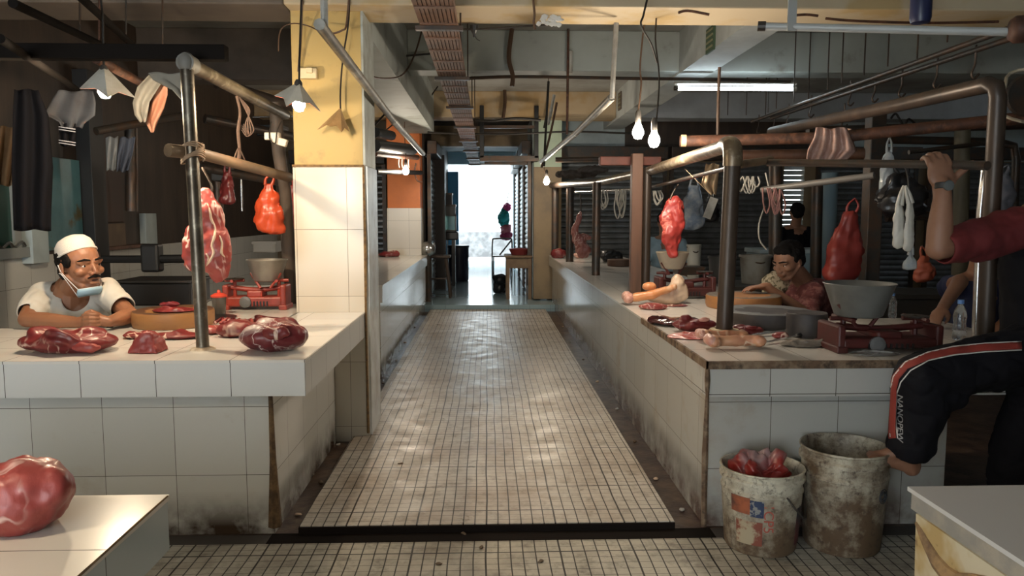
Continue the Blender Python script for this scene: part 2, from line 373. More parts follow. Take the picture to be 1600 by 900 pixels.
# ------------------------------------------------------------------ roller shutters
def shutter(x, y, w, h, facing, label, mat=SHUT, z0=.08, group='closed roller shutters'):
    """facing 'y' looks down the hall, 'x' looks across the passage"""
    t = T('roller_shutter', label, 'roller shutter', (x, y, z0), group)
    n = int(h/.085); bm = BM(); s = -1 if facing in ('y', 'x-') else 1
    prof = []
    for i in range(n+1):
        z = z0+i*h/n; prof += [(0, z), (.018, z+.25*h/n), (.018, z+.6*h/n)] if i < n else [(0, z)]
    def pt(u, d, z): return (x+u, y-d-.02, z) if facing == 'y' else ((x-d-.02, y+u, z) if facing == 'x-' else (x+d+.02, y+u, z))
    A = [bm.verts.new(pt(-w/2, d, z)) for d, z in prof]; B = [bm.verts.new(pt(w/2, d, z)) for d, z in prof]
    A2 = [bm.verts.new(pt(-w/2, -.012, z)) for d, z in prof]; B2 = [bm.verts.new(pt(w/2, -.012, z)) for d, z in prof]
    for i in range(len(prof)-1): bm.faces.new((A[i], B[i], B[i+1], A[i+1])); bm.faces.new((A2[i], A2[i+1], B2[i+1], B2[i]))
    for L, Q in ((A, A2), (B, B2)):
        for i in range(len(prof)-1): bm.faces.new((L[i], L[i+1], Q[i+1], Q[i]))
    bm.faces.new((A[0], A2[0], B2[0], B[0])); bm.faces.new((A[-1], B[-1], B2[-1], A2[-1]))
    obj('slat_curtain', bm, mat, t)
    for sx in (-1, 1):
        bm = BM(); a = pt(sx*w/2-.03, -.01, z0); b = pt(sx*w/2+.03, .045, z0+h+.04)
        box(bm, min(a[0], b[0]), max(a[0], b[0]), min(a[1], b[1]), max(a[1], b[1]), z0, z0+h+.04); obj('guide_rail', bm, DSTEEL, t)
    bm = BM(); a = pt(-w/2-.03, -.01, 0); b = pt(w/2+.03, .14, 0)
    box(bm, min(a[0], b[0]), max(a[0], b[0]), min(a[1], b[1]), max(a[1], b[1]), z0+h+.04, z0+h+.24, bev=.01); obj('shutter_box', bm, DSTEEL, t)
    return t
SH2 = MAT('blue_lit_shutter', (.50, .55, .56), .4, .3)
shutter(1.98, 12.15, 1.7, 2.1, 'y', 'wide grey roller shutter on the back wall just right of the far brown pillar')
shutter(3.82, 12.15, 1.75, 2.1, 'y', 'grey roller shutter on the back wall behind the vendor in maroon', group='closed roller shutters')
shutter(8.05, 12.15, 1.8, 2.1, 'y', 'grey roller shutter at the far right of the back wall')
shutter(6.12, 12.15, 1.6, 2.1, 'y', 'grey roller shutter on the back wall behind the seated man in black', group='closed roller shutters')
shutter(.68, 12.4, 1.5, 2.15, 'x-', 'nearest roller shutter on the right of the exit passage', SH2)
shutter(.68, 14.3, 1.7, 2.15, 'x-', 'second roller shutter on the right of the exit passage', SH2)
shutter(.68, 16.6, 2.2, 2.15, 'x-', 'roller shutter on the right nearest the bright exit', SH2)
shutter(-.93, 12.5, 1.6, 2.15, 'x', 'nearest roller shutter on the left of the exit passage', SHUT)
shutter(-2.3, 11.9, 1.4, 2.0, 'y', 'grey roller shutter behind the orange pillar stall', SHUT)
# blue folded door leaf beside the exit
t = T('blue_door_leaf', 'blue door leaf folded open at the left of the bright exit', 'door', (-.9, 17.6, .08))
bm = BM(); box(bm, -.93, -.68, 17.9, 17.96, .1, 2.35, bev=.01); obj('panel', bm, MAT('bright_blue_paint', (.06, .28, .48), .5), t)
bm = BM(); box(bm, -.95, -.93, 17.88, 17.98, .1, 2.4); obj('frame', bm, PALEB, t)
# ------------------------------------------------------------------ counters
def counter(label, slabs, bases, smat, bmat, tmat, loc, zt, group=None):
    t = T('tiled_counter', label, 'counter', loc, group)
    bm = BM()
    for a in slabs: box(bm, a[0], a[1], a[2], a[3], zt-.15, zt-.012)
    obj('edge_slab', bm, smat, t, uv=True)
    bm = BM()
    for a in slabs: box(bm, a[0]-.004 if a[0] > -3 else a[0], a[1]+.004, a[2]-.004, a[3], zt-.012, zt)
    obj('tile_top', bm, tmat, t, uv=True)
    bm = BM()
    for a in bases: box(bm, a[0], a[1], a[2], a[3], ZF, zt-.15)
    obj('base', bm, bmat, t, uv=True)
    return t
ZT, ZR = .763, .74
tA = counter('L-shaped white tiled butcher counter of the man in the white cap',
        [(-3.2, -.744, 3.05, 3.95), (-1.95, -1.14, 3.95, 6.0), (-1.14, -.744, 3.95, 4.54)], [(-3.2, -.93, 3.205, 3.85), (-1.85, -.93, 3.85, 4.54), (-1.85, -1.15, 4.54, 5.9)], SLABT, WHITE, TOPT, (-1.9, 3.9, 0), ZT)
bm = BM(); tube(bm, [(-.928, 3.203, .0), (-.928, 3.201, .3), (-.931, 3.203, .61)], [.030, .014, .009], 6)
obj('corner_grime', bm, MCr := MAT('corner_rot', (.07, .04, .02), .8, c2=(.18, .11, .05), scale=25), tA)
tB = counter('white tiled counter running from the yellow pillar to the orange pillar',
        [(-2.1, -.88, 6.3, 11.0)], [(-2.0, -.90, 6.3, 10.95)], SLABT, WHITE, TOPT, (-1.5, 8, 0), ZT)
bm = BM(); box(bm, -2.1, -.88, 5.0, 6.3, 0, .001)
bm.free()
tC = counter('long white tiled counter on the right with two steel pipe frames',
        [(.915, 2.6, 3.07, 4.35), (.915, 1.95, 4.35, 11.25)], [(.96, 2.04, 3.22, 4.3), (.96, 1.85, 4.3, 11.2)], REDGE, RTILE, TOPT, (1.4, 6, 0), ZR)
bm = BM()
WSTR = MAT('rotten_edge_wood', (.12, .07, .04), .8, c2=(.24, .17, .11), scale=14, c3=(.04, .025, .015), scale3=25, bmp=.5)
box(bm, .905, 2.6, 3.058, 3.068, ZR-.03, ZR+.003); box(bm, .903, .914, 3.058, 4.4, ZR-.03, ZR+.003)
tube(bm, [(.912, 3.068, ZR), (.913, 3.066, ZR-.08), (.915, 3.068, ZR-.15)], [.009, .012, .007], 6)
tube(bm, [(.958, 3.218, ZF), (.956, 3.219, .3), (.96, 3.219, .59)], [.012, .014, .008], 6)
obj('edge_strip', bm, WSTR, tC)
bm = BM(); box(bm, .957, 2.042, 3.216, 3.222, ZR-.168, ZR-.15); box(bm, .957, .963, 3.216, 11.2, ZR-.162, ZR-.15); obj('overhang_shade', bm, MC['drain_and_shade_black'], tC)  # black strips stand in for the shade under the slab overhang
# near counters cut by the frame
NT = TILE('near_top_tile', (.72, .68, .61), (.70, .66, .59), (.06, .05, .04), .6, .3, (0, -.455+.0), ms=.0015, rough=.2)
NS = TILE('near_edge_tile', (.46, .52, .54), (.44, .50, .52), (.05, .04, .03), .3, .6, (-.455, .3), ms=.0015, rough=.2)
t = T('tiled_counter', 'near white counter at lower left carrying one large piece of beef', 'counter', (-1.2, 1.2, 0))
bm = BM(); box(bm, -2.2, -.70, .3, 1.63, .726, .738); obj('tile_top', bm, NT, t, uv=True)
bm = BM(); box(bm, -2.2, -.703, .3, 1.625, .615, .726); obj('edge_slab', bm, NS, t, uv=True)
bm = BM(); box(bm, -2.2, -.9, .3, 1.5, ZF, .615); obj('base', bm, WHITE, t, uv=True)
bm = BM(); tube(bm, [(-.7, .5, .733), (-.7, 1.0, .733), (-.701, 1.3, .735), (-.70, 1.62, .738)], [.004, .006, .003, .002], 5); obj('chipped_edge', bm, MAT('rotten_grout', (.2, .1, .05)), t)
t = T('tiled_counter', 'near white counter at lower right with a tan rotted edge', 'counter', (1.5, 1.2, 0))
bm = BM(); box(bm, .99, 2.2, .3, 1.70, .70, .71); obj('tile_top', bm, TILE('near_right_top', (.56, .56, .56), (.54, .54, .54), (.2, .15, .1), .9, .9, (0, 0), rough=.25), t, uv=True)
bm = BM(); box(bm, .995, 2.2, .3, 1.69, .66, .70); obj('edge_slab', bm, MAT('grey_cement_edge', (.25, .24, .22), .7, c2=(.34, .31, .26), scale=14, bmp=.3), t)
bm = BM()
box(bm, 1.01, 2.2, .3, 1.66, ZF, .66)
for v in bm.verts:
    if v.co.x < 1.2 and v.co.z > .5: v.co.x -= .02
obj('base', bm, MAT('tan_rotted_plaster', (.56, .50, .36), .7, c2=(.42, .30, .13), scale=4.5, lo=.5, hi=.62, c3=(.09, .05, .03), scale3=9, lo3=.62, hi3=.7, bmp=.4), t)
bm = BM()
pts = [(1.0, 1.66-k*.085, .638-.035*abs(math.sin(k*1.9))-.02*(k % 3)) for k in range(15)]
tube(bm, pts, [.012+.014*abs(math.sin(k*2.3)) for k in range(15)], 7, smooth=2); obj('rotted_lip', bm, MAT('flaking_brown', (.32, .20, .09), .8, c2=(.1, .06, .04), scale=14, bmp=.6), t)
# ------------------------------------------------------------------ left side wall: what lines it
def wallpiece(name, y0, y1, z0, z1, mat, label, cat, th=.03):
    bm = BM(); box(bm, XL, XL+th, y0, y1, z0, z1, bev=.004); return tag(obj(name, bm, mat), label, cat)
def yl(px): return (XL+.03)/((px-762)/FPX)       # depth on the left wall of a pixel column
t = T('wall_window', 'dark green glazed window with tools along its sill at far left', 'window', (XL, 5.0, 1.05))
bm = BM(); box(bm, XL, XL+.03, 4.2, yl(38), 1.12, 1.85); obj('pane', bm, MAT('dark_green_glass', (.015, .06, .05), .15), t)
bm = BM()
box(bm, XL, XL+.06, 4.2, yl(55), 1.05, 1.12); box(bm, XL, XL+.05, yl(36), yl(46), 1.1, 1.9)
obj('frame', bm, MAT('grey_frame', (.22, .24, .24), .5), t)
wallpiece('wall_post', yl(55), yl(80), 1.0, 1.32, PALEB, 'short white tiled post above the half wall behind the white cap', 'post', .08)
wallpiece('teal_panel', yl(80), yl(143), 1.08, 1.78, MAT('teal_panel', (.06, .16, .19), .35, c2=(.10, .24, .28), scale=3, c3=(.10, .08, .03), scale3=4, lo3=.6, hi3=.7), 'cloudy teal panel on the left wall behind the white cap', 'panel')
wallpiece('wall_post', yl(144), yl(165), 0, 2.5, BLACK, 'dark upright post on the left wall behind the man in the white cap', 'post', .12)
wallpiece('wooden_board', yl(166), yl(207), 1.07, 1.27, MAT('dull_board', (.11, .075, .05), .6, c2=(.16, .11, .07), scale=5), 'small brown board leaning on the left wall ledge', 'board')
wallpiece('wooden_door', yl(168), yl(205), 1.28, 1.85, MAT('door_brown', (.045, .02, .012), .5), 'dark brown wooden door panel on the left wall', 'door')
wallpiece('wall_post', yl(233), yl(250), 1.05, 1.36, PALEB, 'short pale post beside the wall bracket', 'post', .06)
wallpiece('wall_ledge', yl(166), yl(232), 1.045, 1.075, BRNW, 'brown ledge on top of the left half wall', 'ledge', .1)
for k in range(5):
    y = 4.75+k*.14; bm = BM(); tube(bm, [(XL+.05, y, 1.125), (XL+.06, y+.06, 1.16), (XL+.05, y+.11, 1.13)], .012, 6, smooth=3)
    tag(obj('metal_tool', bm, ALU), ['small steel tool lying on the window sill at the left edge of the photo','second steel tool from the left edge on the window sill','middle steel tool of the row on the window sill','steel tool on the sill beside the window frame','steel tool at the right end of the window sill'][k], 'tool', 'steel tools on the window sill')
t = T('wall_bracket', 'black horizontal arm bracket sticking out from the left wall', 'bracket', (XL, 6.6, 1.05))
a = P(240, 405, 6.0); bm = BM(); box(bm, a.x-.08, a.x+.06, a.y-.06, a.y+.06, a.z-.10, a.z+.12, bev=.02); obj('bracket_plate', bm, BLACK, t)
b = P(290, 404, 6.0); bm = BM(); tube(bm, [a, b], .035, 10); obj('bracket_arm', bm, BLACK, t)
bm = BM(); tube(bm, [(XL, a.y, a.z), a], .03, 8); obj('wall_stub', bm, BLACK, t)
# ================================================================== LAMPS
BULB = EMIT('warm_bulb', (1, .80, .55), LEFT_E); BULBC = EMIT('white_bulb', (1, .86, .68), BULB_E)
TUBEM = EMIT('cool_tube', (.80, .93, 1), TUBE_E)
REAR_FILL = EMIT('rear_fill_tube', (.80, .92, 1), REAR_FILL_E)
CER = MAT('grey_socket', (.05, .045, .04), .5)
PILB = EMIT('pillar_bulb', (1, .80, .55), PILLAR_E)
def bulb_parts(t, p, r=.03, mat=None):
    bm = BM(); lathe(bm, [(.004, -r*1.25), (r*.6, -r*1.1), (r, -r*.3), (r*.93, r*.3), (r*.55, r*1.1), (.014, r*1.6)], p, 16, cap0=True, cap1=True)
    obj('bulb', bm, mat or BULB, t, smooth=80)
    bm = BM(); lathe(bm, [(.016, r*1.5), (.019, r*1.6), (.019, r*3.2), (.010, r*3.7)], p, 14, cap1=True); obj('socket', bm, CER, t, smooth=40)
PAPO = MAT('card_grey_white', (.52, .50, .44), .7, c2=(.40, .37, .3), scale=9)
PAPI = MAT('card_orange', (.70, .24, .10), .7)
def card_lamp(px, py, Y, label, corners, cord, apex, lit=True, outer=PAPO, inner=PAPI):
    p = P(px, py, Y); t = T('pendant_lamp', label, 'lamp', p+Vector((0, 0, .12)))
    if lit: bulb_parts(t, p, mat=PILB if px > 300 else BULB)
    A = P(*apex, Y); cs = [P(a, b, Y+d) for a, b, d in corners]
    bm = BM(); n = len(cs); va = bm.verts.new(A)
    tops = []
    mids = []
    for i in range(n):
        c0, c1 = cs[i], cs[(i+1) % n]; m = (c0+c1)/2; m = m+(A-m)*.16; mids.append(m)
    ring = []
    for i in range(n): ring += [bm.verts.new(cs[i]), bm.verts.new(mids[i])]
    fs = [bm.faces.new((va, ring[i], ring[(i+1) % len(ring)])) for i in range(len(ring))]
    bm.normal_update(); r = bmesh.ops.solidify(bm, geom=fs, thickness=.003)
    obj('shade', bm, outer, t)
    bm = BM(); va = bm.verts.new(A+Vector((0, 0, -.012)))
    rg = [bm.verts.new(A+(v-A)*.97+Vector((0, 0, -.006))) for i in range(n) for v in (cs[i], mids[i])]
    fs = [bm.faces.new((va, rg[i], rg[(i+1) % len(rg)])) for i in range(len(rg))]
    bmesh.ops.solidify(bm, geom=fs, thickness=.0015)
    obj('shade_lining', bm, inner, t)
    bm = BM(); tube(bm, [A+Vector((0, 0, -.03))]+[P(*c, Y) for c in cord], .005, 6, smooth=4); obj('cord', bm, WIRE, t)
    return t
card_lamp(164, 141, 3.55, 'lit lamp with a folded white card shade above the man in the white cap', [(124, 138, -.08), (168, 152, -.13), (211, 152, .0), (170, 128, .13), (140, 126, .1)], [(161, 60, ), (160, 20), (150, -60)], (162, 101))
card_lamp(467, 162, 3.65, 'lit lamp with a bent card shade hanging before the yellow pillar', [(429, 149, -.05), (447, 166, -.1), (474, 160, -.12), (501, 174, -.02), (480, 150, .12), (445, 145, .1)], [(468, 90), (470, 30), (472, -30)], (467, 127))
card_lamp(524, 190, 4.42, 'unlit lamp with a brown cone shade hanging against the yellow pillar', [(496, 202, -.04), (515, 197, -.1), (534, 206, -.1), (546, 205, -.02), (535, 185, .08), (510, 190, .06)], [(532, 140), (536, 90), (545, 30), (546, -30)], (532, 168), lit=False, outer=MAT('brown_card', (.22, .13, .05), .7, c2=(.36, .24, .12), scale=6), inner=MAT('tan_card', (.4, .27, .14), .7))
def bare(px, py, Y, label, cord, r=.036, cordmat=None):
    p = P(px, py, Y); t = T('bare_bulb', label, 'light bulb', p+Vector((0, 0, .15))); bulb_parts(t, p, r, BULBC)
    bm = BM(); tube(bm, [p+Vector((0, 0, .08))]+[P(a, b, Y+.02*i) for i, (a, b) in enumerate(cord)], .0055, 6, smooth=4); obj('cord', bm, cordmat or WIREB, t)
bare(997, 206, 4.75, 'left bulb of the bright pair hanging over the right counter', [(997, 178), (1002, 130), (1000, 108), (1004, 60), (1012, 0)])
bare(1022, 219, 4.6, 'right bulb of the bright pair hanging over the right counter', [(1026, 185), (1030, 120), (1024, 60), (1028, 0)], cordmat=WIRE)
bare(634, 267, 9.6, 'bare lit bulb in front of the orange pillar', [(634, 240), (632, 200), (634, 130)], .04)
bare(854, 283, 9.9, 'bare lit bulb hanging by the far brown pillar', [(850, 262), (851, 230), (854, 190), (858, 100)], .04)
# the lit tube under the second beam
def batten(name, p0, p1, label, mat, rt=.017, body=PVC, cat='fluorescent light'):
    c = (Vector(p0)+Vector(p1))/2; t = T(name, label, cat, c); d = (Vector(p1)-Vector(p0)).normalized()
    bm = BM(); tube(bm, [p0, p1], rt, 12); obj('tube', bm, mat, t, smooth=60)
    for q, s in ((p0, -1), (p1, 1)):
        bm = BM(); tube(bm, [Vector(q)-d*s*.005, Vector(q)+d*s*.03], rt*1.25, 10); obj('end_cap', bm, DSTEEL if s < 0 else body, t)
    bm = BM(); up = Vector((0, 0, .045)); tube(bm, [Vector(p0)+up-d*.03, Vector(p1)+up+d*.03], .018, 4); obj('channel', bm, body, t)
    return t
a, b = P(1058, 138, 7.3), P(1239, 139, 7.3)
batten('fluorescent_light', a, b, 'lit fluorescent tube under the second beam over the right stall', TUBEM)
# unseen fill tubes added to brighten the foreground
for i, (x, y, lb) in enumerate(((-2.2, .5, 'added unseen ceiling tube above the near left counter'), (-1.2, -2.6, 'added unseen ceiling tube farther behind the near counters'))):
    batten('fluorescent_light', (x-.6, y, 3.035), (x+.6, y, 3.035), lb, REAR_FILL)

batten('fluorescent_light', (7.6, 8.6, 3.03), (8.8, 8.6, 3.03), 'added fill tube deep in the right hall outside the right edge', TUBEM)  # unseen tube added to give the far right a dim cool light
# the same kind of lamp hangs over the near left counter, just outside the picture
p = Vector((-1.45, .95, 1.62)); t = T('pendant_lamp', 'lamp hanging over the near left counter outside the left edge', 'lamp', p); bulb_parts(t, p, mat=EMIT('near_bulb', (1, .80, .55), NEAR_E))
bm = BM(); lathe(bm, [(.14, .02), (.10, .07), (.02, .15), (.018, .15), (.098, .066), (.137, .016)], p, 12, cap0=False); obj('shade', bm, PAPO, t)
bm = BM(); tube(bm, [p+Vector((0, 0, .1)), Vector((p.x, p.y, 3.09))], .005, 6); obj('cord', bm, WIRE, t)
# ================================================================== PIPEWORK AND THINGS OVERHEAD
def pipe(name, pts, r, mat, label, cat='pipe', seg=14, smooth=0, group=None, close=False):
    bm = BM(); tube(bm, pts, r, seg, smooth=smooth, close=close); o = obj(name, bm, mat, smooth=60); return tag(o, label, cat, group)
def wire(pts, r, mat, label, sm=5, cat='wire', name='wire', group=None): return pipe(name, pts, r, mat, label, cat, 5, sm, group)
# ---- left stall frame
LX = -1.265; SHADED = MAT('shaded_black', (.010, .008, .007), .9, spec=.1)  # near-black colour carries the dimness around the overhead timbers and rails
t = T('steel_post', 'worn round steel post standing on the left counter beside the hanging beef', 'post', (LX, 3.3, ZT))
bm = BM(); tube(bm, [(LX+.02, 3.3, ZT), (LX, 3.3, 1.97)], .0275, 20); obj('shaft', bm, STEEL, t, smooth=60)
bm = BM(); lathe(bm, [(.055, 0), (.05, .006), (.03, .012)], (LX+.02, 3.3, ZT), 20); obj('base_grout', bm, MAT('crumbly_grout', (.55, .47, .36), .8, c2=(.3, .22, .14), scale=30), t, smooth=40)
bm = BM(); ell(bm, (LX, 3.3, 1.985), (.036, .036, .045)); tube(bm, [(LX, 3.28, 1.985), (LX, 3.36, 1.985)], .038, 16); obj('elbow', bm, MAT('grey_elbow', (.16, .155, .14), .6), t, smooth=60)
pipe('steel_rail', [(LX, 3.36, 1.985), (LX-.01, 4.9, 1.975)], .031, STEEL, 'steel rail running back from the top of the left counter post', 'rail')
t = T('bamboo_pole', 'bamboo pole tied across the left steel post with twine', 'pole', (LX+.03, 3.1, 1.6))
bm = BM(); tube(bm, [(LX-.06, 3.22, 1.615), (LX+.02, 3.36, 1.612), (LX+.0, 4.9, 1.585)], [.028, .026, .03], 12); obj('pole', bm, BAMB, t, smooth=60)
bm = BM()
for k in range(9):
    a = k*.9; c = Vector((LX+.005, 3.315, 1.61)); 
    pts = [c+Vector((math.cos(a+q*.7)*.046, math.sin(a+q*.7)*.05, (k-4)*.007+math.sin(q+k)*.018)) for q in range(10)]
    tube(bm, pts, .0035, 5, close=True, smooth=2)
obj('twine', bm, MAT('dirty_twine', (.28, .19, .12), .8), t, smooth=60)
wob = P(435, 172, 4.95)
t = T('wooden_post', 'leaning dark wooden post at the back of the left counter', 'post', P(458, 470, 5.05))
bm = BM(); tube(bm, [P(430, 160, 4.93), P(436, 240, 4.95), P(446, 300, 5.0), P(450, 380, 5.02), P(459, 474, 5.04)], [.04, .042, .038, .045, .05], 9, smooth=3); obj('shaft', bm, MAT('grey_old_wood', (.10, .075, .06), .7, c2=(.05, .04, .035), scale=8, stretch=(1, 1, .2), bmp=.5), t, smooth=60)
bm = BM(); box(bm, -2.75, -1.14, 3.40, 3.46, 2.02, 2.085, bev=.004); tag(obj('wooden_beam', bm, SHADED), 'dark horizontal timber hung across the front of the left stall', 'timber beam')
bm = BM(); box(bm, -2.9, -2.2, 3.36, 3.395, 2.0, 2.07, bev=.004); tag(obj('wooden_beam', bm, SHADED), 'short dark timber lapped on the hung timber at far left', 'timber beam')
pipe('steel_pipe', [P(150, 92, 3.55), P(246, 143, 4.6)], .022, RUST, 'red-brown pipe running back beneath the dark timber at the left stall')
for i, (a, b, lb) in enumerate((((20, 5, 3.0), (175, 78, 4.2), 'upper dark rail slanting above the left lamp'), ((120, -10, 3.2), (215, 78, 4.5), 'thin brown rail slanting beside the upper dark rail at left'), ((0, 60, 3.0), (120, 140, 4.6), 'lower dark rail slanting at the left edge of the photo'))):
    pipe('hanging_rail', [P(*a), P(*b)], .018, SHADED, lb, 'rail', group='dark rails over the left stall')
for i, (x, y0, y1, Y, lb) in enumerate(((125, 0, 48, 3.9, 'farthest left of the thin rods over the left stall'), (155, 20, 75, 4.0, 'pale thin rod above the left lamp'), (197, 26, 66, 4.3, 'thin rod right of the pale rod above the left lamp'), (254, 26, 78, 4.3, 'thin rod nearest the left steel post'))):
    pipe('hanging_rod', [P(x, -40, Y), P(x, y1, Y)], .005, RUST if i == 1 else DSTEEL, lb, 'rod', 6, group='hanger rods over the left stall')
# rope tied from the rail down to the bamboo
t = T('twisted_rope', 'brown twisted rope tied from the left steel rail to the bamboo pole', 'rope', P(374, 205, 4.0))
bm = BM(); q = [P(370, 150, 3.98), P(375, 175, 4.0), P(372, 205, 4.0), P(374, 232, 4.0), P(373, 250, 4.0)]
tube(bm, q, [.009, .007, .009, .008, .012], 7, smooth=6)
tube(bm, [P(372, 232, 3.99), P(366, 250, 3.96), P(374, 262, 3.97), P(382, 252, 4.02), P(375, 234, 4.02)], .004, 5, smooth=4, close=True)
obj('strand', bm, MAT('rope_brown', (.085, .05, .035), .8, c2=(.05, .03, .022), scale=60), t, smooth=60)
for k in range(4):
    bm = BM(); tube(bm, [P(374, 152, 3.98), P(384+k*2, 172, 3.97), P(393-k*3, 192, 3.97), P(396-k*4, 205+k*2, 3.98), P(386, 213-k*3, 3.99), P(378+k, 203-k*3, 4.0)], .0035, 5, smooth=5)
    obj('loop', bm, MC['rope_brown'], t, smooth=60)
# white plug adaptors
t = T('plug_adaptor', 'two white plug adaptors hanging near the top of the leaning wooden post', 'plug', P(432, 216, 4.6))
for a, rz in (((426, 213), .0), ((437, 221), .3)):
    c = P(a[0], a[1], 4.6); bm = BM(); box(bm, c.x-.045, c.x+.045, c.y-.02, c.y+.02, c.z-.022, c.z+.022, bev=.006, rot=(0, rz, 0)); obj('adaptor_body', bm, MAT('off_white_plastic', (.62, .56, .48), .5), t)
bm = BM(); tube(bm, [P(424, 190, 4.6), P(421, 215, 4.57), P(430, 224, 4.57), P(433, 205, 4.57), P(440, 190, 4.6)], .004, 5, smooth=5); obj('cable', bm, WIRE, t)
# junction box on the yellow pillar
c = P(482, 115, 4.52); t = T('switch_box', 'pale switch box fixed high on the yellow pillar', 'switch box', c)
bm = BM(); box(bm, c.x-.05, c.x+.05, c.y-.02, c.y+.03, c.z-.03, c.z+.03, bev=.006); obj('box_body', bm, MAT('cream_plastic', (.62, .52, .34), .5), t)
bm = BM(); c2 = P(484, 109, 4.50); box(bm, c2.x-.018, c2.x+.018, c2.y-.02, c2.y+.01, c2.z-.02, c2.z+.01, bev=.004); obj('plug', bm, MC['cream_plastic'], t)
wire([P(472, 0, 4.40), P(470, 60, 4.5), P(466, 112, 4.53)], .007, WIREB, 'brown cable down the left of the yellow pillar to the switch box')
wire([P(545, 0, 4.38), P(541, 40, 4.42), P(535, 47, 4.45), P(520, 52, 4.45), P(507, 45, 4.4)], .006, WIREB, 'brown cable looping from the diagonal tube to the yellow pillar')
wire([P(505, 52, 4.4), P(480, 40, 4.48), P(455, 37, 4.45), P(438, 48, 4.4), P(435, 80, 4.38)], .004, WIREB, 'thin brown cable curling left across the yellow pillar')
wire([P(560, 115, 4.5), P(600, 123, 5.5), P(630, 116, 6.5), P(648, 85, 7.0), P(660, 45, 7.2)], .008, WIREB, 'dark cable sagging from the yellow pillar to the cable tray')
wire([P(593, 60, 7.2), P(601, 84, 7.2), P(620, 88, 7.3), P(672, 84, 7.3)], .010, WIRE, 'black cable strung below the blue beam face right of the yellow pillar')
wire([P(601, 84, 7.2), P(600, 115, 7.3), P(590, 148, 7.5)], .009, WIRE, 'black cable dropping beside the yellow pillar')
wire([P(586, 195, 9.5), P(612, 168, 10), P(650, 140, 10), P(672, 112, 10)], .014, WIRE, 'black cable rising from the orange pillar to the cable tray')
wire([P(590, 215, 10.2), P(620, 190, 10.5), P(655, 172, 10.6), P(684, 135, 10.6)], .010, WIRE, 'lower black cable crossing the orange pillar')
# battens hung along both sides of the aisle
def hung_batten(p0, pm, p1, label, hang):
    t = T('hanging_tube_light', label, 'tube light', (Vector(p0)+Vector(p1))/2)
    bm = BM(); tube(bm, [p0, pm], .024, 8); obj('channel', bm, MAT('grey_channel', (.30, .29, .26), .45, .4, c2=(.2, .18, .15), scale=9), t, smooth=60)
    bm = BM(); tube(bm, [pm, p1], .026, 8); obj('tube', bm, PVC, t, smooth=60)
    for h in hang:
        bm = BM(); tube(bm, h, .016, 6); obj('hanger', bm, PVC, t, smooth=60)
hung_batten(P(499, 38, 3.1), P(614, 188, 5.6), P(661, 240, 8.0), 'long grey tube rail slanting past the yellow pillar to the orange pillar', [[P(506, -30, 3.1), P(507, 40, 3.15)]])
hung_batten(P(956, 152, 4.6), P(900, 208, 6.3), P(845, 253, 9.2), 'long pale tube rail slanting over the right side of the aisle', [[P(963, 36, 4.62), P(956, 154, 4.6)]])
pipe('hanging_rod', [P(888, 45, 7.3), P(886, 210, 7.3)], .012, RUST, 'thin upright rod crossing the grey beam above the aisle', 'rod')
pipe('hanging_rod', [P(891, 80, 7.35), P(891, 115, 7.35)], .022, PVC, 'short pale pipe piece on the grey beam beside the thin rod', 'rod')
wire([P(870, 160, 9), P(862, 200, 9), P(852, 240, 9), P(846, 262, 9)], .014, WIREB, 'brown cable hanging at the pale green strip')
wire([P(857, 127, 8.9), P(853, 200, 8.9), P(850, 260, 8.9)], .014, WIRE, 'black cable hanging left of the pale green strip')
wire([P(866, 148, 9.4), P(856, 195, 9.4), P(862, 170, 9.4)], .02, PVC, 'short slanting pale strip over the far end of the aisle')
# perforated cable tray
t = T('cable_tray', 'long brown perforated cable tray hung along the ceiling of the aisle', 'cable tray', (-.29, 4, 2.46))
TRAY = MAT('tray_brown', (.20, .115, .08), .6, .2, c2=(.13, .08, .06), scale=6)
y0, y1 = 3.4, 17.5
for i in range(9):
    x = -.385+i*.0235; bm = BM(); box(bm, x, x+.018, y0, y1, 2.455, 2.462); 
    if i == 0: obj('edge_flange', (lambda b: (box(b, x-.008, x, y0, y1, 2.455, 2.50), b)[1])(BM()), TRAY, t)
    obj('bottom_strip', bm, TRAY, t)
bm = BM(); box(bm, -.182, -.174, y0, y1, 2.455, 2.50); obj('edge_flange', bm, TRAY, t)
bm = BM(); box(bm, -.38, -.182, y0, y1, 2.466, 2.47); obj('cable_bed', bm, MAT('tray_inside', (.07, .04, .03), .7), t)
k = 0; y = 3.8
while y < 17.4:
    bm = BM(); box(bm, -.39, -.172, y, y+.035, 2.449, 2.456); obj('rung', bm, TRAY, t); y += .36; k += 1
for y in (4.55, 6.2, 7.85, 9.6, 11.4, 13.2, 15, 16.8):
    bm = BM(); box(bm, -.42, -.14, y, y+.05, 2.425, 2.45, bev=.003); obj('hanger_bar', bm, DSTEEL, t)
    bm = BM(); tube(bm, [(-.155, y+.02, 2.43), (-.155, y+.02, 3.08 if y < 11 else 2.84)], .006, 6); obj('hanger_rod', bm, DSTEEL, t)
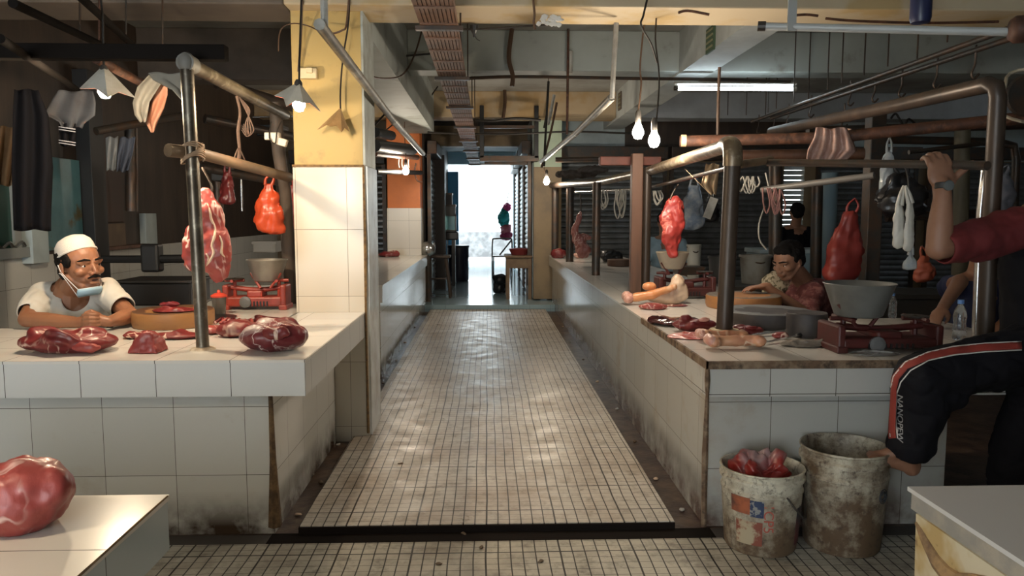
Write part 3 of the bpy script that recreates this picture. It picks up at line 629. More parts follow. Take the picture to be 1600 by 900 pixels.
# black angle iron frame hung before the passage
t = T('iron_frame', 'black angle iron frame hung from the ceiling before the exit passage', 'iron frame', (.3, 10.2, 2.1))
FY, FB = 10.93, 11.75
fx0, fx1 = P(753, 247, FY).x, P(838, 247, FY).x; fz0 = P(753, 247, FY).z; fz1 = P(753, 165, FY).z
for x in (fx0, fx1):
    for y in (FY, FB):
        bm = BM(); box(bm, x-.03, x+.03, y-.03, y+.03, fz0, fz1 if y < 11.2 else 2.84, bev=.004); obj('upright', bm, BLACK, t)
    bm = BM(); box(bm, x-.035, x+.035, FY, FB, fz0-.03, fz0+.03); obj('side_bar', bm, BLACK, t)
for y in (FY, FB):
    bm = BM(); box(bm, fx0-.03, fx1+.03, y-.03, y+.03, fz0-.045, fz0+.03); obj('cross_bar', bm, DSTEEL, t)
    bm = BM(); box(bm, fx0-.03, fx1+.03, y-.02, y+.02, fz0+.42, fz0+.46); obj('cross_bar', bm, DSTEEL, t)
for i, (a, b, c, lb) in enumerate(((730, 845, 186, 'thick black cable bundle along the bottom of the tan beam'), (668, 1000, 207, 'black cable strung across before the passage lintel'))):
    wire([P(a, c, 10.7), P((a*2+b)/3, c+3, 10.7), P((a+2*b)/3, c-1, 10.7), P(b, c+2, 10.7)], .02-.006*i, WIRE, lb)
wire([P(722, 123, 7.3), P(800, 120, 7.3), P(900, 121, 7.3), P(1000, 123, 7.3), P(1100, 124, 7.3), P(1235, 128, 7.3)], .016, DSTEEL, 'dark conduit run along the bottom of the grey beam', cat='conduit', name='conduit')
wire([P(800, 45, 7.3), P(795, 90, 7.3), P(801, 118, 7.3), P(800, 135, 7.3)], .022, WIREB, 'knotted brown cable hanging down the grey beam above the aisle')
wire([P(788, 128, 10.9), P(789, 160, 10.9), P(786, 185, 10.9)], .025, WIREB, 'brown cable down the tan beam before the passage')
wire([P(857, 130, 10.8), P(855, 170, 10.8), P(850, 200, 10.8)], .014, WIRE, 'black cable down the tan beam')
wire([P(722, 46, 4.8), P(760, 45, 4.78), P(835, 40, 4.78), P(870, 39, 4.78)], .006, WIRE, 'thin black cable under the first beam above the aisle')
wire([P(720, -10, 4.38), P(720, 60, 5.5), P(723, 130, 7.2), P(726, 180, 8.6)], .007, WIRE, 'thin black wire down beside the cable tray')
t = T('lamp_hook', 'black hook fitting under the first beam right of the cable tray', 'hook', P(742, 42, 4.8))
bm = BM(); lathe(bm, [(.028, 0), (.022, -.03), (.010, -.05), (.008, -.07)], P(741, 40, 4.8), 10, cap1=True); obj('hook_body', bm, BLACK, t)
bm = BM(); tube(bm, [P(742, 52, 4.8), P(744, 60, 4.8), P(750, 64, 4.8)], .003, 5, smooth=4); obj('hook_wire', bm, BLACK, t)
wire([P(832, -10, 4.36), P(835, 20, 4.4), P(834, 35, 4.42), P(836, 46, 4.43)], .007, WIREB, 'brown wire hanging by the flaked plaster patch')
bm = BM()
random.seed(3)
for k in range(26): ell(bm, P(840+random.random()*38, 25+random.random()*14, 4.42), (.012+random.random()*.012, .004, .006+random.random()*.01), sub=1)
tag(obj('flaked_plaster', bm, MAT('flaked_white', (.75, .72, .66), .8)), 'patch of flaking white plaster on the first beam', 'plaster', kind='stuff')
for (xs, ys, lb) in (((1060, 1075, 1108), (20, 17, 23), 'rusted crack with bent ties on the first beam above the bulb pair'), ((1243, 1260, 1278), (24, 23, 25), 'small rusted crack on the first beam right of the flat bracket'), ((1290, 1340, 1450, 1560), (29, 33, 36, 34), 'long brown peeled edge on the first beam at right')):
    wire([P(a, b, 4.415) for a, b in zip(xs, ys)], .008, RUST, lb, cat='exposed steel', name='exposed_steel')
wire([P(1012, -5, 4.3), P(1005, 25, 4.3), P(1002, 40, 4.32), P(1018, 70, 4.5), P(1026, 98, 4.6)], .006, WIRE, 'thin black cable slanting to the bulb pair')
wire([P(1124, 105, 5.4), P(1122, 160, 5.4), P(1121, 215, 5.4)], .012, WIREB, 'brown cable hanging before the lit tube')
# vents on the long pale beam
for i, (x, y, lb) in enumerate(((1111, 62, 'green vent plate high on the pale long beam'), (1052, 104, 'grey vent plate on the pale long beam'), (969, 158, 'small brown vent plate on the tan end of the long beam'))):
    d = ray(x, y); k = (1.845-CO.x)/d.x; c = CO+d*k; h = (.1, .085, .12)[i]
    t = T('vent_plate', lb, 'vent', c); bm = BM(); box(bm, c.x-.012, c.x+.004, c.y-.11, c.y+.11, c.z-h, c.z+h); obj('plate', bm, MAT('green_plate', (.05, .09, .05), .6) if i == 0 else MAT('brown_plate', (.12, .09, .07), .6), t)
    for j in range(4): bm = BM(); box(bm, c.x-.018, c.x-.01, c.y-.09, c.y+.09, c.z-h+.03+j*h*.45, c.z-h+.045+j*h*.45); obj('louvre', bm, MAT('plate_mark', (.25, .25, .14), .6), t)
# ---- flat bracket and pale rail at top right
t = T('unlit_tube_light', 'long unlit pale tube rail with a flat bracket under the first beam at right', 'tube light', P(1400, 45, 3.6))
bm = BM(); tube(bm, [P(1186, 41, 3.9), P(1575, 50, 3.45)], .019, 14); obj('tube', bm, MAT('frosted_tube', (.42, .44, .44), .3), t, smooth=60)
bm = BM(); tube(bm, [P(1184, 41, 3.9), P(1196, 41, 3.89)], .025, 12); obj('end_cap', bm, DSTEEL, t)
a = P(1237, 42, 3.82); bm = BM(); box(bm, a.x-.022, a.x+.022, a.y-.005, a.y+.005, a.z-.02, ZC, bev=.001); obj('flat_bracket', bm, MAT('grey_paint_metal', (.36, .37, .36), .5), t)
c = P(1594, 46, 3.4); bm = BM(); lathe(bm, [(.045, -.04), (.06, -.02), (.06, .02), (.04, .04)], c, 18, cap1=True, axis=(1, -.3, 0)); obj('end_ring', bm, RUST, t, smooth=60)
t = T('blue_bottle', 'dark blue bottle hanging upside down at the top right edge', 'bottle', P(1439, 10, 3.9))
bm = BM(); lathe(bm, [(.02, -.08), (.045, -.075), (.052, -.05), (.052, .08), (.03, .13), (.015, .16)], P(1439, 12, 3.9), 18, cap1=True); obj('bottle_body', bm, MAT('navy_plastic', (.02, .025, .07), .35), t, smooth=60)
bm = BM(); tube(bm, [P(1439, -30, 3.9), P(1439, -120, 3.9)], .004, 5); obj('cord', bm, WIRE, t)
# ---- twin hanging rails with hooks
t = T('hook_rail', 'pair of long parallel steel rails hung on rods over the right stall', 'rail', (3.0, 5, 2.4))
zr = lambda x, px, py: None
def onx(px, py, X):
    d = ray(px, py); return CO+d*((X-CO.x)/d.x)
for X, a, b in ((2.9, (1550, 55), (1175, 190)), (3.1, (1592, 57), (1205, 185))):
    bm = BM(); tube(bm, [onx(1640, 22 if X < 3 else 40, X), onx(*b, X)], .018, 10); obj('rail', bm, DSTEEL, t, smooth=60)
for i, (x, y) in enumerate(((1213, 170), (1240, 160), (1263, 155), (1293, 140), (1315, 130), (1350, 118), (1387, 104), (1433, 92), (1480, 66), (1200, 176), (1137, 180), (1166, 180), (1196, 182))):
    a = onx(x, y, 2.9 if i % 2 else 3.1); bm = BM(); tube(bm, [a, Vector((a.x, a.y, 3.09))], .006, 5); obj('hanger_rod', bm, DSTEEL, t)
random.seed(5)
for i, (x, y) in enumerate(((1233, 165), (1268, 152), (1330, 130), (1368, 122), (1410, 112), (1465, 95), (1525, 75), (1320, 165), (1186, 182), (1210, 178))):
    a = onx(x, y, 3.1); tt = T('meat_hook', 'small dark hook hanging from the twin rails', 'hook', a, 'hooks on the twin rails')
    tt['label'] = ['dark hook on the twin rails nearest the lit tube', 'second dark hook along the twin rails', 'third dark hook along the twin rails', 'dark hook at the middle of the twin rails', 'dark hook right of the middle of the twin rails', 'dark hook below the pale tube rail', 'dark hook nearest the right edge on the twin rails', 'low dark hook hanging alone under the twin rails', 'hook at the far end of the twin rails', 'hook just before the far end of the twin rails'][i]
    L = .16; bm = BM(); tube(bm, [a+Vector((0, 0, .02)), a+Vector((0, 0, -L*.6)), a+Vector((-.02, 0, -L)), a+Vector((.0, 0, -L-.03)), a+Vector((.03, 0, -L))], .007, 6, smooth=4); obj('hook_wire', bm, DSTEEL, tt, smooth=60)
def V3(p, z): return Vector((p.x, p.y, z))
# ---- right stall frame, front
RX = 1.15
DP = MAT('dark_greasy_pipe', (.05, .036, .027), .42, .3, c2=(.09, .06, .042), scale=5, stretch=(1, 1, .3), c3=(.04, .03, .025), scale3=12)
t = T('steel_post', 'thick greasy pipe post with a cream collar standing on the right counter', 'post', G(1131, 530, ZR))
b = G(1131, 527, ZR); b0 = Vector((b.x, b.y, ZR)); tp = Vector((b.x+.02, b.y, P(1141, 240, b.y).z))
bm = BM(); tube(bm, [b0, tp], .040, 22); obj('shaft', bm, DP, t, smooth=60)
bm = BM(); lathe(bm, [(.075, 0), (.078, .03), (.07, .042), (.045, .045)], b0, 24); obj('collar', bm, MAT('cream_collar', (.45, .35, .20), .6, c2=(.25, .16, .09), scale=18), t, smooth=40)
OLDP = MAT('worn_yellow_pipe', (.21, .155, .095), .35, .4, c2=(.13, .09, .06), scale=6, c3=(.5, .42, .3), scale3=14)
bm = BM(); tube(bm, [tp+Vector((0, 0, -.06)), tp+Vector((0, .0, -.005)), tp+Vector((0, .02, .035)), tp+Vector((0, .07, .045)), tp+Vector((0, .11, .045))], .047, 18, smooth=3); obj('elbow', bm, OLDP, t, smooth=60)
r0 = tp+Vector((0, .1, .045))
pipe('steel_rail', [r0, P(1012, 268, 6.0), P(935, 285, 8.0)], .036, OLDP, 'worn pipe rail running back from the elbow over the right counter', 'rail')
pipe('steel_rail', [P(935, 285, 8.0), P(862, 290, 10.6)], .04, DP, 'dark pipe rail over the far end of the right counter', 'rail')
pipe('steel_rail', [P(1140, 262, 3.85), P(1020, 292, 6.0)], .012, DSTEEL, 'thin rod running below the worn pipe rail', 'rail')
pipe('steel_rail', [P(900, 300, 9), P(1005, 296, 6.6)], .014, ALU, 'thin shiny rod with loops of string over the right counter', 'rail')
pipe('bamboo_stub', [P(1156, 257, 3.75), P(1205, 250, 3.95)], .020, BAMB, 'short pale bamboo piece tied beside the elbow', 'pole')
def post(px, py, ptop, r, mat, label, sq=False, zb=ZR, dx=0):
    b = G(px, py, zb); b.z = zb; tz = P(px, ptop, b.y).z; t = T('stall_post', label, 'post', b, 'posts of the right stall')
    bm = BM()
    if sq: box(bm, b.x-r, b.x+r, b.y-r, b.y+r, zb, tz, bev=.006)
    else: tube(bm, [b, (b.x+dx, b.y, tz)], r, 16)
    obj('shaft', bm, mat, t, smooth=0 if sq else 60)
    return b, tz
post(992, 458, 240, .042, BRNW, 'reddish brown timber post beside the hanging red meat', True)
post(1008, 456, 262, .036, DP, 'round pipe post standing against the reddish brown post')
post(931, 430, 285, .042, DSTEEL, 'dark post on the right counter with the goat leg hung to its left')
post(890, 409, 290, .050, DSTEEL, 'dark post on the right counter left of the hung goat leg')
post(867, 402, 290, .05, DSTEEL, 'dark post at the far end of the right counter')
bm = BM()
a = P(985, 252, 6.1); box(bm, a.x-.25, a.x+.24, a.y-.05, a.y+.05, a.z-.035, a.z+.035, bev=.006); tag(obj('timber_piece', bm, MAT('red_brown_timber', (.17, .05, .035), .6, c2=(.1, .04, .03), scale=8)), 'reddish timber piece resting on the brown post top', 'timber')
# rag bundle on the far rail
def rag(name, label, pts, r, mat, seed, voxel=.012, cat='cloth', amp=.02, rb=None):
    bm = BM()
    for p, q in pts: ell(bm, p, q)
    bm = remesh(bm, voxel, 3); rough_up(bm, amp, rb or 18, seed, ridge=.8); return tag(obj(name, bm, mat, smooth=180), label, cat)
rag('rag_bundle', 'dark rag bundle on top of the far rail', [(P(900, 272, 8.8), (.25, .15, .05)), (P(925, 266, 8.6), (.18, .1, .05))], 0, MAT('sooty_rag', (.05, .04, .035), .8), 3)
# cross pipes of the right stall
pipe('steel_pipe', [P(1062, 221, 5.0), P(1300, 215, 4.8), P(1620, 182, 4.4)], .037, RUST, 'rusty brown pipe laid level across the right stall')
pipe('steel_pipe', [P(1064, 220, 4.995), P(1072, 220, 4.99)], .040, MAT('bare_bright_end', (.6, .42, .25), .4), 'bright bare end cap of the rusty level pipe')
pipe('steel_pipe', [P(1150, 243, 5.6), P(1350, 240, 5.4)], .04, BRNW, 'brown level pole behind the rusty pipe at right')
pipe('steel_pipe', [P(1200, 254, 3.9), P(1477, 257, 3.03), P(1543, 259, 2.84)], .018, DSTEEL, 'dark level pipe gripped by the raised hand')
pipe('steel_pipe', [P(1190, 297, 4.9), P(1366, 274, 4.4)], .020, MAT('grey_thin_pipe', (.14, .13, .12), .5, .3), 'thin grey pipe with strings hung on it behind the vendor in maroon')
pipe('steel_pipe', [P(1205, 206, 5.9), P(1400, 165, 4.1), P(1545, 132, 3.3), P(1556, 136, 3.27), P(1559, 152, 3.27), P(1549, 330, 3.3), V3(P(1540, 520, 3.32), ZR)], .036, DP, 'big dark bent pipe rising overhead and turning down beside the raised arm')
pipe('steel_pipe', [P(1540, 259, 3.5), P(1532, 330, 3.5), V3(P(1528, 470, 3.5), ZR)], .018, ALU, 'thin shiny upright pipe behind the raised arm')
post(1356, 462, 165, .055, DSTEEL, 'wide dark upright post behind the long red bag', True)
pipe('steel_pipe', [P(1372, 218, 6.5), P(1560, 222, 6.5), P(1584, 228, 6.5), P(1588, 250, 6.5), V3(P(1586, 380, 6.5), ZF)], .035, DSTEEL, 'dark bent pipe in the right background')
pipe('steel_pipe', [P(1420, 238, 6), P(1530, 225, 6)], .018, DSTEEL, 'thin slanting dark rod in the right background')
pipe('stall_post', [P(1504, 200, 6.2), P(1500, 400, 6.2), V3(P(1500, 470, 6.2), ZF)], .06, MAT('olive_post', (.13, .11, .07), .6), 'olive brown upright post in the right background', 'post')
pipe('stall_post', [P(1297, 270, 8.5), V3(P(1290, 440, 8.5), ZF)], .09, MAT('pale_blue_post', (.20, .28, .32), .6), 'pale blue upright post left of the long red bag', 'post')
pipe('stall_post', [P(1212, 245, 6.9), V3(P(1215, 430, 6.9), ZF)], .06, DSTEEL, 'dark upright post behind the head of the vendor', 'post')
pipe('stall_post', [P(1277, 285, 8), V3(P(1277, 420, 8), ZF)], .06, DSTEEL, 'dark post right of the standing silhouette', 'post')
pipe('steel_pipe', [P(1262, 205, 6.5), P(1600, 195, 6.5)], .04, DSTEEL, 'dark level pipe behind the pink cloth')
pipe('steel_pipe', [P(868, 250, 9.8), P(975, 248, 9.8)], .035, DSTEEL, 'dark bar before the pale back wall over the far counter')
pipe('steel_pipe', [P(1385, 340, 8.2), P(1600, 330, 8.2)], .05, DSTEEL, 'dark level pipe low in the right background')
wire([P(1392, 65+120, 8), P(1400, 178, 8), P(1412, 196, 8), P(1420, 186, 8), P(1436, 200, 8)], .012, WIRE, 'black squiggle of wire in the right background')
# round fan ghosted at top right
c = P(1602, 150, 4.0); t = T('wall_fan', 'round dark fan cut by the right edge under the pipes', 'fan', c)
bm = BM(); tube(bm, [c+Vector((math.cos(a*math.pi/12)*.14, .03*math.sin(a), math.sin(a*math.pi/12)*.14)) for a in range(24)], .009, 6, close=True); obj('cage_ring', bm, MAT('tan_ring', (.35, .3, .22), .5), t)
bm = BM(); lathe(bm, [(.10, -.01), (.11, 0), (.05, .03), (.03, .06)], c, 18, cap1=True, axis=(0, 1, 0)); obj('hub', bm, DSTEEL, t)
# left background clutter rails
for i, (a, b, r, m, lb) in enumerate((((150, 205, 5.5), (300, 178, 6.2), .03, DSTEEL, 'dark pipe behind the two hung cloths'), ((320, 185, 6.0), (465, 215, 6.5), .035, DSTEEL, 'dark level pipe deep in the left stall'), ((315, 262, 5.6), (465, 290, 6.3), .03, DSTEEL, 'lower dark pipe deep in the left stall'), ((395, 183, 6.8), (465, 182, 6.8), .008, ALU, 'thin bright rod deep in the left stall'), ((340, 130, 5.4), (462, 168, 6.2), .04, DARKW, 'dark timber high in the left stall'), ((205, 200, 6.4), (206, 330, 6.4), .05, DSTEEL, 'dark upright in the left stall behind the cap'), ((340, 270, 7.0), (342, 440, 7.0), .05, DSTEEL, 'dark upright behind the hanging beef'), ((376, 270, 7.4), (378, 330, 7.4), .012, ALU, 'short bright rod left of the orange bag'))):
    pipe('stall_pipe', [P(*a), P(*b)], r, m, lb, 'pipe', 10, group='pipes deep in the left stall')
# pipes at the orange pillar
for i, (a, b, r, lb) in enumerate((((586, 207, 9), (612, 212, 9.6), .06, 'upper black bar at the orange pillar'), ((586, 228, 8.6), (645, 234, 10), .07, 'middle black bar at the orange pillar'), ((588, 268, 9), (658, 270, 10.4), .03, 'black bar level with the bulb at the orange pillar'), ((586, 240, 8.7), (652, 246, 10.3), .035, 'rusty bar below the middle black bar'))):
    pipe('stall_bar', [P(*a), P(*b)], r, RUST if i == 3 else BLACK, lb, 'bar', 8, group='bars of the stall by the orange pillar')
for k in range(4):
    x = 624+k*5; wire([P(x, 245, 10), P(x-1, 255, 10), P(x, 262, 10)], .008, PVC, ['first', 'second', 'third', 'fourth'][k]+' from the left of the short string loops above the bulb at the orange pillar', cat='string', name='string_loop', group='string loops by the orange pillar')
wire([P(650, 255, 10.2), P(648, 268, 10.2), P(652, 282, 10.2), P(660, 284, 10.2)], .012, RUST, 'rusty bent hook right of the bulb at the orange pillar')
from mathutils.bvhtree import BVHTree
# ================================================================== GOODS ON THE COUNTERS
def MEATMAT(name, c, c2, fat, width=.025, scale=7, rough=.42, patch=None):
    m, nt, b = newmat(name)
    tc = nt.nodes.new('ShaderNodeTexCoord'); n = nt.nodes.new('ShaderNodeTexNoise'); n.inputs['Scale'].default_value = scale; n.inputs['Detail'].default_value = 3; n.inputs['Distortion'].default_value = .8
    mp = nt.nodes.new('ShaderNodeMapping'); mp.inputs['Scale'].default_value = (1, 1, .55); mp.inputs['Rotation'].default_value = (.2, .5, .3)
    nt.links.new(tc.outputs['Object'], mp.inputs[0]); nt.links.new(mp.outputs[0], n.inputs['Vector'])
    s = nt.nodes.new('ShaderNodeMath'); s.operation = 'SUBTRACT'; s.inputs[1].default_value = .5; nt.links.new(n.outputs[0], s.inputs[0])
    a = nt.nodes.new('ShaderNodeMath'); a.operation = 'ABSOLUTE'; nt.links.new(s.outputs[0], a.inputs[0])
    r = nt.nodes.new('ShaderNodeMapRange'); r.inputs[1].default_value = width; r.inputs[2].default_value = width*.2; nt.links.new(a.outputs[0], r.inputs[0])
    mu = nt.nodes.new('ShaderNodeMath'); mu.operation = 'MULTIPLY'; nt.links.new(r.outputs[0], mu.inputs[0]); nt.links.new(noisef(nt, 4, .42, .6, 2), mu.inputs[1])
    col = mixc(nt, noisef(nt, 5, .35, .65, 5), c, c2)
    col = mixc(nt, mu.outputs[0], col, fat)
    if patch: col = mixc(nt, noisef(nt, patch, .54, .66, 5, dist=.5), col, fat)
    nt.links.new(col, b.inputs['Base Color']); b.inputs['Roughness'].default_value = rough; b.inputs['Subsurface Weight'].default_value = .0
    b.inputs['Coat Weight'].default_value = .08; b.inputs['Coat Roughness'].default_value = .15
    bump(nt, b, noisef(nt, 40, .2, .8, 4, stretch=(1, 1, .3)), .25, .003)
    MC[name] = m; return m
FATC = (.72, .55, .45)
BEEF = MEATMAT('fresh_beef', (.21, .024, .024), (.13, .014, .015), FATC)
BEEFP = MEATMAT('pink_beef', (.33, .06, .05), (.25, .038, .034), (.75, .55, .48), .03, 8)
BEEFD = MEATMAT('dark_beef', (.17, .018, .02), (.09, .012, .014), (.5, .33, .28), .018, 7)
BEEFW = MEATMAT('beef_with_white_fat', (.17, .018, .024), (.11, .012, .017), (.66, .58, .54), .018, 9, patch=4.5)
LIVER = MEATMAT('liver', (.055, .012, .013), (.03, .008, .009), (.2, .08, .07), .006, 6, .12)
PINKM = MEATMAT('pink_offal', (.55, .16, .14), (.45, .10, .09), (.72, .45, .38), .03, 16)
FATM = MEATMAT('creamy_fat', (.68, .52, .38), (.60, .42, .29), (.5, .13, .09), .012, 8, .4)
BONEM = MEATMAT('orange_bone', (.68, .25, .09), (.62, .34, .17), (.75, .55, .4), .03, 6, .35)
def meat(label, x0, x1, yt, yb, z, mat, seed, ratio=.8, lumps=6, amp=.012, name='beef_piece', cat='meat', flat=1., vox=.007, cap_=None, group=None, base=True):
    rnd = random.Random(seed); c = G((x0+x1)/2, yb, z); D = (c-CO).length/FPX*1.0
    w = (x1-x0)*D; d = w*ratio; h = max(.018, ((yb-yt)*D-d*.17))*flat; cy = c.y+d*.42
    bm = BM(); ell(bm, (c.x, cy, z+h*.42), (w*.44, d*.44, h*.5))
    for i in range(lumps):
        a = 2*math.pi*i/lumps+rnd.random(); rr = .12+.18*rnd.random()
        ell(bm, (c.x+math.cos(a)*w*rr*.9, cy+math.sin(a)*d*rr*.8, z+h*(.25+.38*rnd.random())), (w*(.16+.12*rnd.random()), d*(.18+.1*rnd.random()), h*(.28+.14*rnd.random())), rot=(rnd.random(), rnd.random(), rnd.random()*3))
    bm = remesh(bm, vox, 8); rough_up(bm, amp*.9, 7, seed, ridge=.7); rough_up(bm, amp*.25, 30, seed)
    xs = [v.co.x for v in bm.verts]; zs = [v.co.z for v in bm.verts]; mx = (max(xs)+min(xs))/2; k = w/(max(xs)-min(xs)); kz = h/(max(zs)-z)
    for v in bm.verts: v.co.x = c.x+(v.co.x-mx)*k; v.co.z = z+(v.co.z-z)*kz
    flat_base(bm, z+.001)
    o = tag(obj(name, bm, mat, smooth=180), label, cat, group)
    if cap_:
        for (fx, fz, fr, fm) in cap_:
            bm = BM(); ell(bm, (c.x+fx*w, cy-d*.36, z+fz*h), (fr*w, fr*d*.5, fr*h*1.1)); bm = remesh(bm, vox, 2); rough_up(bm, amp, 14, seed+5)
            flat_base(bm, z+.001); obj('fat_cap', bm, fm, o, smooth=180, label='creamy white fat')
    return o
meat('large dark red beef cut at the front left of the left counter', 18, 149, 503, 556, ZT, BEEF, 11, .75, 7, .012, cap_=[(.3, .3, .16, BEEFP)])
t = meat('round purple-red beef with white fat at the right corner of the left counter', 366, 468, 489, 554, ZT, BEEFW, 23, .9, 6, .014, cap_=[(.12, .62, .2, BEEF)])
c = G(223, 553, ZT); bm = BM()
for q in ((-.085, -.045, 0), (.075, -.055, 0), (.085, .05, 0), (-.06, .07, 0), (-.02, -.03, .085), (.03, -.02, .095), (.01, .05, .085), (.07, .04, .05), (-.095, .0, .02)): bm.verts.new(c+Vector((q[0]*.82, q[1]+.05, q[2])))
bmesh.ops.convex_hull(bm, input=bm.verts); bm = remesh(bm, .005, 5); rough_up(bm, .006, 12, 3); rough_up(bm, .003, 40, 3); flat_base(bm, ZT+.001)
tag(obj('beef_piece', bm, BEEFP, smooth=180), 'small pink beef wedge standing before the chopping block', 'meat')
meat('flat red beef piece behind the pink wedge', 186, 228, 513, 531, ZT, BEEF, 35, 1, 3, .006)
meat('flat beef piece right of the pink wedge under the block rim', 232, 302, 511, 532, ZT, BEEF, 37, .7, 4, .006)
meat('thin beef strip just right of the steel post', 310, 345, 505, 524, ZT, BEEFP, 39, 1, 3, .006)
meat('thick beef piece behind the round fatty beef', 333, 398, 494, 529, ZT, BEEF, 43, .8, 5, .01)
meat('dark beef slab at the back of the round fatty beef', 386, 446, 488, 515, ZT, BEEFD, 45, .7, 5, .01)
for k in range(9):
    a = G(335+k*9, 508-abs(k-4)*.8, ZT+.05); bm = BM(); tube(bm, [a, a+Vector((.03, .03, .02)), a+Vector((.05, -.01, .005)), a+Vector((.08, .02, .0))], .009, 7, smooth=4)
    tag(obj('meat_strip', bm, BEEFP if k % 2 else BEEF, smooth=60), ['first', 'second', 'third', 'fourth', 'fifth', 'sixth', 'seventh', 'eighth', 'ninth'][k]+' curled beef strip from the left in the heap behind the round fatty beef', 'meat', 'curled beef strips')
meat('big marbled beef piece on the near left counter at the left edge', -75, 66, 735, 850, .738, BEEFP, 51, .9, 5, .014, vox=.006)
meat('red meat piece on the counter by the orange pillar', 588, 623, 386, 402, ZT, BEEF, 53, 1, 3, .02, vox=.014)
# chopping blocks
def block(x0, x1, yt, yb, z, top, side, label, tilt=0, zt=None):
    c = G((x0+x1)/2, yb, z); D = (c-CO).length/FPX; r = (x1-x0)*D/2; h = zt
    t = T('chopping_block', label, 'chopping block', (c.x, c.y+r, z)); cc = (c.x, c.y+r, z)
    bm = BM(); lathe(bm, [(r*.97, .002), (r, .02), (r*1.0, h-.015), (r*.985, h-.004)], cc, 48, cap0=True, cap1=True); obj('block_body', bm, side, t, smooth=40)
    bm = BM(); lathe(bm, [(r*.985, h-.004), (r*.96, h), (r*.5, h-.006), (.01, h-.009)], cc, 48, cap0=False, cap1=True); rough_up(bm, .004, 12, 2); obj('cutting_face', bm, top, t, smooth=40)
    return t, cc, r, h
WB = MAT('honey_wood', (.33, .16, .055), .5, c2=(.30, .14, .05), scale=5, stretch=(1, 1, 4), c3=(.15, .06, .03), scale3=10, lo3=.6, hi3=.9)
WT = MAT('bloody_wood_top', (.10, .05, .03), .4, c2=(.16, .08, .04), scale=8)
_, bc, br, bh = block(189, 303, 475, 517, ZT, WT, WB, 'round honey wood chopping block beside the man in the white cap', zt=.085)
meat('red beef slices on the honey wood chopping block', 232, 296, 472, 490, ZT+bh-.003, BEEF, 61, .8, 6, .01)
meat('small fatty trimming on the honey wood chopping block', 247, 275, 468, 480, ZT+bh+.02, BEEFW, 63, .8, 3, .008, name='meat_trimming')
WB2 = MAT('orange_wood', (.33, .15, .05), .5, c2=(.24, .11, .05), scale=6, stretch=(1, 1, 3)); WT2 = MAT('grey_wood_top', (.11, .09, .075), .6, c2=(.16, .13, .10), scale=8)
block(1124, 1238, 455, 487, ZR, WT2, WB2, 'orange-brown chopping block under the hands of the vendor in maroon', zt=.085)
DB = MAT('black_rubber_block', (.035, .03, .03), .6, c2=(.06, .05, .045), scale=9)
block(1154, 1292, 478, 518, ZR, MAT('grey_block_top', (.10, .105, .11), .55, c2=(.14, .14, .14), scale=6), DB, 'dark round chopping block in front of the vendor in maroon', zt=.085)
block(1244, 1302, 484, 530, ZR, DB, DB, 'small dark tub beside the dark chopping block', zt=.12)
block(952, 990, 404, 417, ZR, MAT('brown_block', (.10, .05, .03), .6), MC['brown_block'], 'small brown block on the far part of the right counter', zt=.08)
# black crate behind
c = G(242, 478, ZT); bm = BM(); w = .23
vs = box(bm, c.x-w, c.x+w, c.y, c.y+.35, ZT, ZT+.15, bev=.01)
t = T('black_crate', 'low black crate behind the honey wood chopping block', 'crate', (c.x, c.y, ZT)); obj('crate_body', bm, BLKP, t)
bm = BM(); box(bm, c.x-w-.015, c.x+w+.015, c.y-.012, c.y+.36, ZT+.145, ZT+.165, bev=.006); obj('rim', bm, BLACK, t)
# right counter meats
def marrow(p0, p1, r, k0, k1, mat, label, knob, seed=1, parent=None):
    bm = BM(); chain(bm, [p0, (Vector(p0)+Vector(p1))/2, p1], [r*1.15, r, r*1.1]); 
    d = (Vector(p1)-Vector(p0)).normalized(); s = d.cross(Vector((0, 0, 1))).normalized()
    for a in (-.7, .0, .7): ell(bm, Vector(p0)+s*a*r*1.5, (k0, k0*.9, k0*.8)); 
    for a in (-.6, .6): ell(bm, Vector(p1)+s*a*r*1.3, (k1, k1, k1*.9))
    bm = remesh(bm, .006, 3); rough_up(bm, .006, 18, seed); t = tag(obj('shin_bone', bm, mat, smooth=180), label, 'bone')
    bm = BM()
    for a in (-.8, -.2, .4, .9): ell(bm, Vector(p0)-d*k0*.45+s*a*r*1.4+Vector((0, 0, .004)), (k0*.75, k0*.7, k0*.75))
    bm = remesh(bm, .006, 2); rough_up(bm, .004, 25, seed+3); obj('knuckle', bm, knob, t, smooth=180)
    return t
KN = MEATMAT('knuckle_pink', (.62, .36, .28), (.48, .2, .16), (.78, .62, .5), .03, 20)
SB = MEATMAT('shin_tan', (.62, .36, .2), (.5, .2, .12), (.75, .58, .42), .03, 8, .4)
g0, g1 = G(1116, 546, ZR), G(1186, 546, ZR)
marrow((g0.x, g0.y+.02, ZR+.036), (g1.x, g1.y+.02, ZR+.036), .024, .034, .030, SB, 'stripped shin bone lying at the very corner of the right counter', KN, 3)
g0, g1 = G(1105, 537, ZR), G(1168, 536, ZR)
marrow((g0.x, g0.y+.07, ZR+.034), (g1.x, g1.y+.07, ZR+.03), .018, .03, .024, SB, 'second shin bone behind the one at the counter corner', KN, 5)
meat('dark glossy liver at the left of the heap before the greasy post', 1020, 1105, 484, 512, ZR, LIVER, 71, .9, 4, .012, name='liver')
meat('dark red offal with fat leaning on the liver', 1056, 1124, 487, 520, ZR, BEEFD, 73, .6, 6, .014, cap_=[(.15, .75, .14, KN)])
meat('flat pink offal in front of the liver', 1050, 1130, 511, 532, ZR, PINKM, 75, .9, 6, .010)
meat('red meat piece just right of the greasy post', 1140, 1200, 502, 523, ZR, BEEFD, 77, .8, 6, .012, cap_=[(.05, .8, .18, BEEF)])
meat('thin red offcut behind the cream collar', 1150, 1180, 522, 530, ZR, BEEF, 79, 1, 2, .005)
